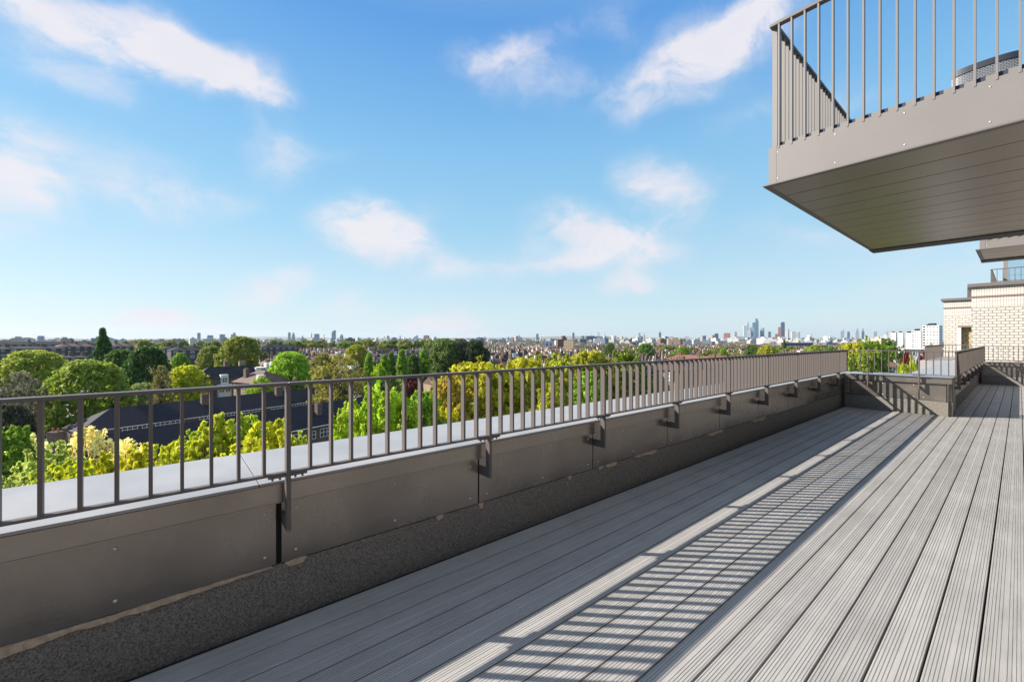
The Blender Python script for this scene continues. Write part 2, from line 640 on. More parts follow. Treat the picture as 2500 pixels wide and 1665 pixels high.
def parapet(label, fr, s0, s1, joints, base, nrm, mortar=(), first_gap=None, cop=(0, 0), mitre=(0, 0)):
    t = thing('parapet_wall', base, label, 'parapet', 'metal clad parapets round the roof deck')
    g = MB()
    g.box(s0 + cop[0], s1 + cop[1], -.66, -.075, -.5, .683, fr)
    g.build('wall_core', M['core'], t)
    # coping in lengths with tight joints
    g = MB()
    cuts = [s0 + cop[0]] + [j - .10 for j in joints[1::2] if s0 + .3 < j < s1 - .3] + [s1 + cop[1]]
    for a, b in zip(cuts, cuts[1:]):
        m0, m1 = (mitre[0] if a == cuts[0] else 0), (mitre[1] if b == cuts[-1] else 0)
        vs = []
        for z in (.687, .70):
            vs += [fr(a + .002 + m0, 0, z), fr(b - .002 - m1, 0, z), fr(b - .002, -.70, z), fr(a + .002, -.70, z)]
        g.add(vs, [(0, 3, 2, 1), (4, 5, 6, 7), (0, 1, 5, 4), (1, 2, 6, 5), (2, 3, 7, 6), (3, 0, 4, 7)])
    g.build('coping', M['coping'], t, bevel=.001)
    g = MB()
    g.box(s0 + cop[0], s1 + cop[1], -.69, -.012, .6835, .6865, fr)
    g.build('coping_bed', M['dark'], t)
    g = MB()
    cuts = [s0] + [j for j in joints[1::2] if s0 + .3 < j < s1 - .3] + [s1]
    for a, b in zip(cuts, cuts[1:]):
        g.box(a + .001, b - .001, -.072, -.006, .592, .683, fr)
        g.box(a + .001, b - .001, -.044, -.003, .588, .592, fr)
    g.build('fascia', M['panel'], t)
    g = MB()
    g.box(s0, s1, -.075, -.066, .255, .60, fr)
    g.build('joint_backing', M['dark'], t)
    cuts = [s0] + [j for j in joints if s0 + .05 < j < s1 - .05] + [s1]
    for i, (a, b) in enumerate(zip(cuts, cuts[1:])):
        ga = .006
        gb = .006
        if first_gap is not None and abs(b - first_gap) < 1e-6:
            gb = .020
        if first_gap is not None and abs(a - first_gap) < 1e-6:
            ga = .004
        g = MB()
        g.box(a + ga, b - gb, -.064, -.046, .268, .590, fr)
        p = g.build('cladding_panel', M['panel'], t, bevel=.0015)
        ss = [a + .07, (a + b) / 2, b - .07] if b - a > .8 else [a + .06, b - .06]
        for sx in ss:
            for zz in (.318, .535):
                screw(p, fr(sx, -.046, zz), nrm)
    g = MB()
    g.box(s0, s1, -.080, -.050, -.03, .262, fr)
    g.build('felt_upstand', M['grit'], t)
    rnd = random.Random(5)
    if mortar:
        g = MB()
        for (a, b) in mortar:
            n = max(6, int((b - a) / .02))
            up, lo = [], []
            w1 = w2 = 0
            for i in range(n + 1):
                q = a + (b - a) * i / n
                e = min(1, 5 * min(i, n - i) / n + .12)
                w1 = w1 * .8 + rnd.uniform(-.0016, .0016)
                w2 = w2 * .85 + rnd.uniform(-.0045, .0045)
                up.append((q, .268 + w1 * e))
                lo.append((q, .264 - (.026 + w2) * e))
            for i in range(n):
                vs = []
                for tt in (-.052, -.038 - rnd.uniform(0, .005)):
                    vs += [fr(up[i][0], tt, up[i][1]), fr(up[i + 1][0], tt, up[i + 1][1]), fr(lo[i + 1][0], tt, lo[i + 1][1]), fr(lo[i][0], tt, lo[i][1])]
                g.add(vs, [(0, 3, 2, 1), (4, 5, 6, 7), (0, 1, 5, 4), (1, 2, 6, 5), (2, 3, 7, 6), (3, 0, 4, 7)])
        g.build('mortar_residue', M['mortar'], t)
    return t


POST0, STEP = .452, 1.2195
POSTS = [POST0 + STEP * k for k in range(-3, 9)]
parapet('long parapet with brown metal panels and pale grey coping running along the left of the deck', fr_long, -3.0, RET_Y,
        [p - .012 for p in POSTS], (EDGE, 4, 0), (1, 0, 0),
        mortar=((-2.4, .40), (.46, .56), (1.33, 1.38), (1.66, 1.70), (2.55, 2.60), (2.95, 3.02), (3.05, 3.22), (3.5, 3.9), (5.0, 5.4), (6.3, 6.8)),
        first_gap=POST0 - .012, cop=(0, .70))
parapet('short return parapet facing the camera with railing shadows on its brown panels', fr_return, EDGE + .002, SIDE_X,
        [-1.64 - .6, -1.21], (-1.55, RET_Y, 0), (0, -1, 0), cop=(.02, 0), mitre=(0, 0))
parapet('parapet running from the return corner along the narrow far walkway', fr_side, RET_Y + .002, END_Y,
        [RET_Y + .9 + 1.2195 * k for k in range(8)], (SIDE_X, 15, 0), (1, 0, 0), cop=(.71, .70))
parapet('end parapet closing the walkway in front of the cream brick wall', fr_end, SIDE_X + .002, 2.6,
        [SIDE_X + .75 + 1.2195 * k for k in range(3)], (.6, END_Y, 0), (0, -1, 0), cop=(.02, 0))


# ------------------------------------------------------------------ railings
def bar_mesh(name, fr, ds, t0, t1, z0, z1, m):
    g = MB()
    o = Vector(fr(0, 0, 0))

    def f(s, t, z):
        return Vector(fr(s, t, z)) - o
    g.box(-ds / 2, ds / 2, t0, t1, z0, z1, f)
    return g.build(name, m, bevel=.0015, data_only=True)


def railing(label, fr, s0, s1, posts, div, base, keep, ext=(0, 0)):
    """keep(s): balusters that become parts of their own; the others are one part"""
    t = thing('railing', base, label, 'railing', 'bronze bar railings round the roof deck')
    g = MB()
    cuts = [s0 - ext[0]] + [p for p in posts if s0 + .1 < p < s1 - .1] + [s1 + ext[1]]
    for a, b in zip(cuts, cuts[1:]):
        g.box(a + .0012, b - .0012, .030, .080, 1.176, 1.191, fr)
    g.build('top_rail', M['rail'], t, bevel=.003)
    g = MB()
    g.box(s0 - ext[0] * .6, s1 + ext[1] * .6, .040, .072, .745, .757, fr)
    g.build('bottom_rail', M['rail'], t, bevel=.002)
    bm_ = bar_mesh('baluster', fr, .013, .036, .074, .755, 1.178, M['rail'])
    pm = MB()
    o = Vector(fr(0, 0, 0))

    def f(s, tt, z):
        return Vector(fr(s, tt, z)) - o
    pm.box(-.010, .010, .033, .080, .470, 1.178, f)          # upright plate
    pm.box(-.0095, .0095, -.045, .034, .4705, .528, f)       # arm back to the wall
    post_me = pm.build('post', M['rail'], bevel=.002, data_only=True)
    sm = MB()
    for sgn in (-1, 1):
        sm.box(*sorted((sgn * .012, sgn * .085)), .042, .070, .7335, .7445, f)
        for q in (.034, .066):
            c = f(sgn * q, .056, .733)
            sm.tube([c + Vector((0, 0, .001)), c - Vector((0, 0, .012))], .0055, 6)
    splice_me = sm.build('splice_plate', M['rail'], data_only=True)
    for p in posts:
        q = inst('post', post_me, t, fr(p, 0, 0))
        if keep(p):
            inst('splice_plate', splice_me, q, fr(p, 0, 0))
    rest = MB()
    allp = [s0] + [p for p in posts] + [s1]
    ss = []
    for a, b in zip(allp, allp[1:]):
        n = max(1, round((b - a) / div))
        for i in range(n):
            s = a + (b - a) * i / n
            if i == 0 and a in posts:
                continue
            ss.append(s)
    ss.append(s1)
    nkeep = 0
    for s in ss:
        if keep(s) and nkeep < 100:
            inst('baluster', bm_, t, fr(s, 0, 0))
            nkeep += 1
        else:
            rest.box(s - .0065, s + .0065, .036, .074, .755, 1.178, fr)
    if rest.v:
        r = rest.build('baluster', M['rail'], t)
        r['kind'] = 'stuff'
    return t


railing('long bronze bar railing bolted along the left parapet of the deck', fr_long, -3.0, RET_Y - .056, POSTS, .1016,
        (EDGE + .05, 4, .45), lambda s: -.60 < s < 10.3)
railing('short bronze railing across the return parapet in front of the green trees', fr_return, EDGE + .056, SIDE_X + .056,
        [-1.94, -1.20], .1057, (-1.55, RET_Y - .05, .45), lambda s: True)
railing('bronze railing seen almost end on along the narrow far walkway', fr_side, RET_Y - .02, END_Y - .056,
        [RET_Y + .45 + 1.2195 * k for k in range(8)], .1016, (SIDE_X + .05, 15, .45), lambda s: True)
railing('bronze railing at the walkway end in front of the cream brick wall', fr_end, SIDE_X + .056, 2.6,
        [-.03, 1.19, 2.41], .1057, (.6, END_Y - .05, .45), lambda s: True)


# ------------------------------------------------------------------ balconies
def balcony(label, x0, x1, y0, y1, z0, zf, zr, plank, base):
    t = thing('balcony', base, label, 'balcony', 'balconies cantilevered over the deck')
    g = MB()
    g.box(x0 + .115, x1, y0 + .012, y0 + .03, z0 + .014, zf)
    for sgn in range(int((x1 - x0) / .106)):            # tabs standing between the bars
        xx = x0 + .135 + .1055 * sgn
        if xx + .05 < x1:
            g.box(xx + .052, xx + .0985, y0 + .012, y0 + .0295, zf, zf + .030)
    fa = g.build('fascia', M['fascia'], t)
    g = MB()
    g.box(x0 + .045, x0 + .112, y0 + .016, y1 - .02, z0 + .014, zf + .01)
    g.build('side_fascia', M['fascia'], t)
    xx = x0 + .125
    while xx < min(x1, x0 + 2.4):
        for zz in (z0 + .055, zf - .055):
            screw(fa, (xx, y0 + .012, zz), (0, -1, 0), .8)
        xx += .45
    g = MB()                                            # thin lip all round the soffit
    g.box(x0, x1, y0 - .012, y0 + .05, z0, z0 + .012)
    g.box(x0, x0 + .05, y0 + .0505, y1 - .3405, z0, z0 + .012)
    g.box(x0 + .02, x1, y1 - .03, y1 - .01, z0 + .0125, zf)
    g.build('edge_trim', M['cap'], t)
    g = MB()
    g.box(x0, x1, y1 - .34, y1, z0 - .012, z0 + .012)  # wide dark strip painting in the shaded back edge
    g.build('back_trim', M['trim_shade'], t)
    g = MB()
    y = y0 + .052
    while y < y1 - .36:
        yb = min(y + plank, y1 - .342)
        g.box(x0 + .052, x1, y, yb - .013, z0 + .002, z0 + .02)
        y += plank
    g.build('soffit', M['soffit'], t)
    g = MB()
    g.box(x0 + .06, x1, y0 + .06, y1 - .06, z0 + .022, zf - .02)
    g.build('slab', M['dark'], t)
    g = MB()
    g.box(x0 + .12, x1, y0 + .031, y0 + .05, zf - .05, zf + .038)
    g.build('kick_strip', M['navy'], t)
    g = MB()
    g.box(x0 + .055, x1, y0 + .005, y0 + .065, zr - .030, zr)
    g.box(x0 + .055, x0 + .115, y0 + .0655, y1 - (.75 if y1 - y0 > 3 else .02), zr - .030, zr)
    g.build('handrail', M['cap'], t, bevel=.003)  # darker than the bars: shade of the underside put into the colour
    g = MB()
    g.box(-.007, .007, -.022, .018, zf - .02, zr - .029)
    fb = g.build('baluster', M['bal_rail'], bevel=.001, data_only=True)
    g = MB()
    g.box(-.022, .022, -.007, .007, zf - .02, zr - .029)
    sb = g.build('baluster', M['bal_rail'], bevel=.001, data_only=True)
    n = 0
    xx = x0 + .135
    while xx < x1 and n < 38:
        inst('baluster', fb, t, (xx, y0 + .030, 0))
        xx += .1055
        n += 1
    yy = y0 + .07
    ys = y1 - .75 if y1 - y0 > 3 else y1
    while yy < ys - .03:
        inst('baluster', sb, t, (x0 + .083, yy, 0))
        yy += .1055
    return t


balcony('large balcony overhead at top right with slatted soffit and bar balustrade', -1.61, 2.6, 4.53, 9.42, 2.90, 3.262, 4.47, .41, (.5, 7, 2.9))
balcony('smaller far balcony half hidden below the soffit of the large one', -.475, 2.6, 10.5, 12.25, 2.90, 3.05, 4.1, .42, (1, 11.4, 2.9))


def wicker_chair(dx, label):
    bx, by = -.225 + dx, 6.62
    t = thing('wicker_chair', (bx, by, 3.27), label, 'chair', 'wicker chairs on the large balcony')
    n, rows, hw = 20, 8, .235
    g = MB()
    vs = []

    def pt(i, j, off):
        q = -1 + 2 * i / n
        return (bx + (hw - off * .3) * q, by - .22 + .018 * q * q * q * q + .012 * q * q + off, 3.62 + (.60 - .008 * q * q) * j / rows)
    for off in (0, .03):
        vs += [pt(i, j, off) for j in range(rows + 1) for i in range(n + 1)]
    o = (n + 1) * (rows + 1)
    fs = [(j * (n + 1) + i, j * (n + 1) + i + 1, (j + 1) * (n + 1) + i + 1, (j + 1) * (n + 1) + i) for j in range(rows) for i in range(n)]
    fs += [tuple(o + k for k in reversed(f)) for f in fs[:]]
    fs += [(j * (n + 1), (j + 1) * (n + 1), o + (j + 1) * (n + 1), o + j * (n + 1)) for j in range(rows)]
    fs += [(j * (n + 1) + n, o + j * (n + 1) + n, o + (j + 1) * (n + 1) + n, (j + 1) * (n + 1) + n) for j in range(rows)]
    g.add(vs, fs)
    b = g.build('backrest', M['wicker'], t, recalc=True)
    uv = b.data.uv_layers.new(name='UVMap')
    for l in b.data.loops:
        v = b.data.vertices[l.vertex_index].co
        uv.data[l.index].uv = (v.x, v.z)
    g = MB()
    for i in range(n):
        a, c = pt(i, rows, -.008), pt(i + 1, rows, -.008)
        lo = [(a[0], a[1], a[2] - .05), (c[0], c[1], c[2] - .05), (c[0], c[1] + .05, c[2] - .05), (a[0], a[1] + .05, a[2] - .05)]
        hi = [(p[0], p[1], q + .012) for p, q in zip(lo, (a[2], c[2], c[2], a[2]))]
        g.add(lo + hi, [(0, 3, 2, 1), (4, 5, 6, 7), (0, 1, 5, 4), (1, 2, 6, 5), (2, 3, 7, 6), (3, 0, 4, 7)])
    g.build('top_rim', M['wicker_dark'], t)
    g = MB()
    g.box(bx - .25, bx + .25, by - .15, by + .38, 3.52, 3.68)
    g.build('seat', M['wicker'], t, bevel=.02)
    for q in (-1, 1):
        g = MB()
        g.box(*sorted((bx + q * .20, bx + q * .25)), by - .149, by + .36, 3.681, 3.90)
        g.build('armrest', M['wicker_dark'], t, bevel=.01)
        for y in (by - .12, by + .34):
            g = MB()
            g.box(bx + q * .22 - .02, bx + q * .22 + .02, y - .02, y + .02, 3.262, 3.52)
            g.build('leg', M['wicker_dark'], t)


wicker_chair(0, 'grey wicker chair with dark top rim standing on the large balcony')
wicker_chair(.50, 'second wicker chair cut off by the right picture edge on the large balcony')


# ------------------------------------------------------------------ own building and cream brick blocks
def own_building():
    t = thing('apartment_building', (6, 6, GZ), 'brown and cream apartment building carrying the roof deck and balconies', 'building')
    g = MB()
    g.box(-2.98, 12, -6, RET_Y + .68, GZ, -.52)
    g.box(-1.43, 12, RET_Y + .69, END_Y + .68, GZ, -.52)
    g.build('lower_wall', M['brick_b'], t)
    g = MB()
    g.box(2.62, 12, -6, END_Y + .5, -.5, 6.5)
    g.build('wall', M['brick_d'], t)
    for (a, b) in ((-4.2, -.3), (2.2, 4.2), (5.2, 8.6), (10.5, 13.5), (15, 18)):
        g = MB()
        for q in (a, (a + b) / 2 - .04, b - .08):
            g.box(2.56, 2.615, q, q + .08, .02, 2.32)
        g.box(2.56, 2.615, a + .081, b - .081, 2.24, 2.318)
        d = g.build('glazed_door', M['dark'], t)
        g = MB()
        g.box(2.585, 2.612, a + .09, b - .09, .05, 2.235)
        g.build('pane', M['glass'], d)


own_building()


def brick_block(label, x0, y0, ztop, d, brick, railx, window=None):
    """cream brick block: soldier bands, string course, cap, roof railing"""
    t = thing('brick_building', (x0 + 3, y0 + 2, GZ), label, 'building', 'cream brick blocks beyond the walkway')
    zs1, zs0 = ztop - .12 - .29, ztop - .12 - .29 - .06
    zb = zs0 - .31
    g = MB()
    if window:
        a, b, zt = window
        g.box(x0, a, y0, y0 + 5, GZ, zb)
        g.box(b, x0 + 9, y0, y0 + 5, GZ, zb)
        g.box(a, b, y0 + .30, y0 + 5, GZ, zb)
        g.box(a, b, y0, y0 + .295, zt, zb)
    else:
        g.box(x0, x0 + 9, y0, y0 + 5, GZ, zb)
    g.build('wall', brick, t, recalc=True)
    if window:
        g = MB()
        g.box(a + .02, b - .02, y0 + .22, y0 + .298, -1.5, zt - .10)
        g.build('recess_panel', M['brick_y'], t)
        g = MB()
        g.box(a + .001, a + .10, y0 - .01, y0 + .2, -1.5, zt - .075)
        g.build('frame', M['white'], t)
        g = MB()
        g.box(a + .001, b, y0 - .012, y0 + .21, zt - .072, zt - .002)
        g.build('lintel', M['string'], t)
    g = MB()
    g.box(x0, x0 + 9, y0, y0 + 5, zb, zs0)
    g.box(x0, x0 + 9, y0, y0 + 5, zs1, ztop - .12)
    g.build('soldier_course', M['brick_s'], t)
    g = MB()
    g.box(x0 - .012, x0 + 9, y0 - .015, y0 + 5, zs0, zs1)
    g.build('string_course', M['string'], t)
    g = MB()
    g.box(x0 - .09, x0 + 9.1, y0 - .10, y0 + 5.1, ztop - .12, ztop)
    g.build('cap', M['cap'], t, bevel=.01)
    r = thing('railing', (railx + 2, y0 + .6, ztop), 'dark bar railing on the roof of the ' + ('nearer' if window is None else 'farther') + ' cream brick block', 'railing')
    h = .46
    g = MB()
    g.box(railx, railx + 5, y0 + .45, y0 + .49, ztop + h, ztop + h + .025)
    g.box(railx, railx + .04, y0 + .491, y0 + 4.5, ztop + h, ztop + h + .025)
    g.build('top_rail', M['rail'], r)
    g = MB()
    g.box(railx, railx + 5, y0 + .455, y0 + .485, ztop + .06, ztop + .08)
    g.build('bottom_rail', M['rail'], r)
    g = MB()
    g.box(-.007, .007, -.018, .018, 0, h + .001)
    fb = g.build('baluster', M['rail'], data_only=True)
    g = MB()
    g.box(-.02, .02, -.007, .007, 0, h + .001)
    sb = g.build('baluster', M['rail'], data_only=True)
    for i in range(30):
        inst('baluster', fb, r, (railx + .02 + i * .125, y0 + .47, ztop))
    for i in range(30):
        inst('baluster', sb, r, (railx + .02, y0 + .6 + i * .125, ztop))
    return t


brick_block('nearer cream brick block with brown cap standing behind the walkway end', -1.02, 20.58, 3.24, 13.8, M['brick_a'], -.62)
brick_block('farther cream brick block with white framed recess beside the nearer block', -2.26, 28.0, 3.30, 19.5, M['brick_b'], -1.55, window=(-1.81, -1.05, 2.02))


def pavilion():
    t = thing('glazed_pavilion', (1.0, 22.6, 3.24), 'glazed roof pavilion with pale frame on top of the nearer brick block', 'pavilion')
    g = MB()
    for x in (-.36, .42, 1.2):
        g.box(x, x + .10, 22.2, 22.3, 3.24, 4.30)
    g.build('post', M['fascia'], t)
    g = MB()
    g.box(-.42, 1.4, 22.15, 22.35, 4.301, 4.40)
    g.build('roof_beam', M['cap'], t)
    g = MB()
    g.box(-.258, .418, 22.24, 22.255, 3.26, 4.29)
    p = g.build('pane', M['glass_clear'], t)


def clear_glass():
    m = bpy.data.materials.new('clear_pane')
    m.use_nodes = True
    nt = m.node_tree
    nt.nodes.remove(nt.nodes['Principled BSDF'])
    o = nt.nodes['Material Output']
    a = nt.nodes.new('ShaderNodeBsdfTransparent')
    a.inputs[0].default_value = (.82, .88, .92, 1)
    b = nt.nodes.new('ShaderNodeBsdfGlossy')
    b.inputs['Roughness'].default_value = .02
    x = nt.nodes.new('ShaderNodeMixShader')
    x.inputs[0].default_value = .12
    nt.links.new(a.outputs[0], x.inputs[1])
    nt.links.new(b.outputs[0], x.inputs[2])
    nt.links.new(x.outputs[0], o.inputs[0])
    return m


M['glass_clear'] = clear_glass()
pavilion()


def far_railing():
    # bronze screen on the terrace beyond, seen through the return railing
    t = thing('railing', (-2.1, 23, .7), 'brown slatted railing of a lower terrace seen beyond the return parapet', 'railing')
    g = MB()
    g.box(-2.17, -2.12, 20.9, 26.0, 1.16, 1.19)
    g.box(-2.17, .2, 26.001, 26.05, 1.16, 1.19)
    g.build('top_rail', M['rail'], t)
    g = MB()
    g.box(-.02, .02, -.007, .007, .5, 1.161)
    sb = g.build('baluster', M['rail'], data_only=True)
    g = MB()
    g.box(-.007, .007, -.02, .02, .5, 1.161)
    fb = g.build('baluster', M['rail'], data_only=True)
    for i in range(50):
        inst('baluster', sb, t, (-2.145, 20.92 + i * .102, 0))
    for i in range(20):
        inst('baluster', fb, t, (-2.05 + i * .106, 26.025, 0))
    g = MB()
    g.box(-2.25, -1.5, 20.55, 26.2, -1.0, .66)
    g.box(-1.49, 2, 25.9, 26.3, -1.0, .655)
    g.build('kerb', M['coping'], t)


far_railing()

# =================================================================== the city below
rng = np.random.default_rng(11)
rnd = random.Random(21)


def foliage_mat():
    m = bpy.data.materials.new('foliage')
    m.use_nodes = True
    nt = m.node_tree
    b = nt.nodes['Principled BSDF']
    o = nt.nodes['Material Output']
    oi = nt.nodes.new('ShaderNodeObjectInfo')
    tc = nt.nodes.new('ShaderNodeTexCoord')
    n = nt.nodes.new('ShaderNodeTexNoise')
    n.inputs['Scale'].default_value = 1.1
    n.inputs['Detail'].default_value = 6
    nt.links.new(tc.outputs['Object'], n.inputs['Vector'])
    mr = nt.nodes.new('ShaderNodeMapRange')
    mr.inputs['From Min'].default_value = .3
    mr.inputs['From Max'].default_value = .7
    mr.inputs['To Min'].default_value = .62
    mr.inputs['To Max'].default_value = 1.4
    nt.links.new(n.outputs['Fac'], mr.inputs['Value'])
    v = nt.nodes.new('ShaderNodeVectorMath')
    v.operation = 'SCALE'
    nt.links.new(oi.outputs['Color'], v.inputs[0])
    nt.links.new(mr.outputs[0], v.inputs['Scale'])
    nt.links.new(v.outputs[0], b.inputs['Base Color'])
    b.inputs['Roughness'].default_value = .55
    b.inputs['Specular IOR Level'].default_value = .25
    t = nt.nodes.new('ShaderNodeBsdfTranslucent')
    nt.links.new(v.outputs[0], t.inputs['Color'])
    mx = nt.nodes.new('ShaderNodeMixShader')
    mx.inputs[0].default_value = .48
    nt.links.new(b.outputs[0], mx.inputs[1])
    nt.links.new(t.outputs[0], mx.inputs[2])
    nt.links.new(mx.outputs[0], o.inputs['Surface'])
    return m


M['leaf'] = foliage_mat()
M['bark'] = mat('bark', (.085, .065, .05), .9, var=.3, scale=6)
M['slate'] = mat('slate_roof', (.024, .025, .031), .75, var=.35, scale=1.2, bump=.2, bscale=8, spec=.25)
M['slate_b'] = mat('brown_slate_roof', (.14, .082, .066), .7, var=.3, scale=1.0, spec=.3)
M['tile_r'] = mat('red_tile_roof', (.24, .10, .065), .75, var=.25, scale=1.2)
M['h_brick'] = mat('brown_house_brick', (.17, .115, .09), .85, var=.25, scale=2.5)
M['h_brick2'] = mat('stock_house_brick', (.30, .23, .155), .85, var=.25, scale=2.5)
M['h_dark'] = mat('shade_dark_brick', (.075, .062, .062), .85, var=.2, scale=2)  # dark brick, deepened further to carry the shade on these walls
M['h_white'] = mat('white_render', (.72, .71, .68), .7, var=.06, scale=.5)
M['h_glass'] = mat('house_window_glass', (.03, .035, .045), .12, spec=.7)
M['pot'] = mat('terracotta_pot', (.32, .13, .07), .8)


def tile_course_mat():
    m = brick_mat('dark_slate_courses', (.034, .031, .042), (.024, .023, .033), (.010, .010, .014), .34, .22, .022, .5, rough=.75)
    m.node_tree.nodes['Principled BSDF'].inputs['Specular IOR Level'].default_value = .25
    return m


M['slate_c'] = tile_course_mat()


def leaf_mesh(name, clumps, per, size, up=.25, fill=.78, seed=1, rough=.42):
    r = np.random.default_rng(seed)
    c = np.array([k[0] for k in clumps], float)
    rad = np.array([k[1] for k in clumps], float)
    ci = np.repeat(np.arange(len(c)), per)
    n = len(ci)
    d = r.normal(size=(n, 3))
    d[:, 2] += up
    d /= np.linalg.norm(d, axis=1)[:, None]
    rr = rad[ci] * (fill + (1.08 - fill) * r.random(n) ** .7)
    p = c[ci] + d * rr[:, None] * np.array([1, 1, .8])
    nrm = d + r.normal(size=(n, 3)) * rough
    nrm /= np.linalg.norm(nrm, axis=1)[:, None]
    a = np.cross(nrm, r.normal(size=(n, 3)))
    a /= np.linalg.norm(a, axis=1)[:, None] + 1e-9
    b = np.cross(nrm, a)
    s = size * (.6 + .8 * r.random(n))[:, None]
    v = np.empty((n, 4, 3))
    v[:, 0] = p + a * s * .62
    v[:, 1] = p + b * s * .40 + nrm * s * .08
    v[:, 2] = p - a * s * .62
    v[:, 3] = p - b * s * .40 + nrm * s * .08
    me = bpy.data.meshes.new(name)
    me.vertices.add(n * 4)
    me.vertices.foreach_set('co', v.reshape(-1))
    me.loops.add(n * 4)
    me.loops.foreach_set('vertex_index', np.arange(n * 4, dtype=np.int32))
    me.polygons.add(n)
    me.polygons.foreach_set('loop_start', np.arange(0, n * 4, 4, dtype=np.int32))
    me.polygons.foreach_set('loop_total', np.full(n, 4, dtype=np.int32))
    me.update(calc_edges=True)
    me.materials.append(M['leaf'])
    return me


def crown_clumps(kind, W, H, k, seed, cmin=.085, cmax=.15, rin=.35, sprig=0):
    """clumps of a crown: W full width, H whole tree height, base of tree at z = 0"""
    r = random.Random(seed)
    out = []
    if kind == 'tall':
        z0, z1 = .14 * H, H
    elif kind == 'column':
        z0, z1 = .12 * H, H
    else:
        z0, z1 = .26 * H, H
    lobes = [(r.uniform(0, 6.28), r.uniform(.66, 1.16), r.uniform(-.7, .8)) for _ in range(13)]
    tries = 0
    while len(out) < k and tries < 20000:
        tries += 1
        q = r.random()
        h = z0 + (z1 - z0) * q
        if kind == 'tall':
            prof = (min(1, q * 3.2) ** .7) * (1 - q) ** .8 * 1.45
        elif kind == 'column':
            prof = (min(1, q * 5) ** .7) * (1 - q ** 3.5) ** .6
        else:
            prof = math.sqrt(max(0, 1 - (2 * q - .86) ** 2 / 1.31)) if q > .02 else 0
            if r.random() > prof + .15:
                continue
        a = r.uniform(0, 6.283)
        lob = 1.0
        for (la, ls, lq) in lobes:
            dd = math.cos(a - la)
            if dd > .6 and abs(2 * q - 1 - lq) < .55:
                lob = ls
        rad = prof * W / 2 * lob
        cr = W * r.uniform(cmin, cmax)
        rho = rad * (r.uniform(rin, 1) ** .5) - cr * .6
        if rho < 0:
            rho = 0
        out.append(((rho * math.cos(a), rho * math.sin(a), min(h, H - cr * .8)), cr))
    if sprig:
        for (c, cr) in [o for o in out if o[0][2] > z0 + .45 * (z1 - z0)]:
            if r.random() < sprig:
                n = Vector((c[0], c[1], max(.1, c[2] - .55 * H) * .7)).normalized()
                for k in (1, 2, 3):
                    q = Vector(c) + (n * .5 + Vector((r.uniform(-.3, .3), r.uniform(-.3, .3), .8))) * W * .035 * k
                    if q.z < H * 1.04:
                        out.append((tuple(q), cr * (.7 - .13 * k)))
    return out


def trunk_mesh(kind, W, H, clumps, seed, nb=14, rad=None):
    g = MB()
    r = random.Random(seed)
    rad = rad or H * .018
    top = H * (.55 if kind == 'broad' else .8)
    pts = [(0, 0, 0), (r.uniform(-.02, .02) * H, r.uniform(-.02, .02) * H, top * .45), (r.uniform(-.03, .03) * H, r.uniform(-.03, .03) * H, top)]
    g.tube(pts, [rad, rad * .75, rad * .3], 7)
    cl = sorted(clumps, key=lambda c: r.random())[:nb]
    for (c, cr) in cl:
        z = min(top * .95, max(H * .2, c[2] * r.uniform(.5, .7)))
        k = z / top
        s = Vector((pts[2][0] * k, pts[2][1] * k, z))
        e = Vector(c)
        mid = s.lerp(e, .5) + Vector((0, 0, -.02 * H))
        g.tube([s, mid, e], [rad * .38, rad * .24, rad * .08], 5)
    return g.build('trunk', M['bark'], smooth=True, data_only=True, recalc=False)


VAR = {}


def variant(key, kind, W, H, k, per, leaf, nb=14, up=.25, fill=.78, seeds=(1, 2), c=(.07, .12), rin=.35, sprig=0, rough=.5):
    VAR[key] = []
    for sd_ in seeds:
        cl = crown_clumps(kind, W, H, k, sd_ * 7 + len(VAR), c[0], c[1], rin, sprig)
        VAR[key].append((leaf_mesh('crown', cl, per, leaf, up, fill, sd_ + 40, rough), trunk_mesh(kind, W, H, cl, sd_ + 3, nb), W, H))


variant('near', 'broad', 7, 17, 760, 13, .25, nb=200, seeds=(1, 2, 3), fill=.0, c=(.03, .075), rin=.25, sprig=.30, rough=1.0)
variant('lush', 'broad', 8, 18, 800, 20, .28, nb=60, seeds=(4, 5), fill=.1, c=(.035, .075), rin=.4, sprig=.2, rough=.9)
variant('plane', 'broad', 12, 20, 700, 30, .40, nb=60, seeds=(6, 7, 8), fill=.15, c=(.03, .065), rin=.35, sprig=.10, rough=.8)
variant('mid', 'broad', 15, 19, 480, 38, .50, nb=40, seeds=(9, 10, 11), fill=.35, c=(.04, .085), rin=.4, rough=.7)
variant('sparse', 'broad', 13, 18, 260, 26, .36, nb=120, seeds=(12, 13), fill=.3, c=(.04, .08), rin=.3)
variant('tall', 'tall', 10, 26, 300, 46, .52, nb=20, seeds=(14,), fill=.35, c=(.045, .105), rough=.8)
variant('column', 'column', 6, 16, 170, 55, .45, nb=14, seeds=(15, 16), fill=.6, c=(.08, .14))
variant('far', 'broad', 15, 18, 90, 36, 1.05, nb=6, seeds=(17, 18, 19, 20), fill=.6, c=(.07, .13))

YEL, LIME, GRN, DRK, OLV, BRN, CRM, RED, FAR_ = ((.26, .255, .014), (.185, .25, .018), (.095, .15, .018), (.030, .060, .014), (.15, .145, .024),
                                           (.115, .108, .034), (.46, .42, .20), (.105, .022, .020), (.095, .125, .024))
GREY = (.085, .082, .055)


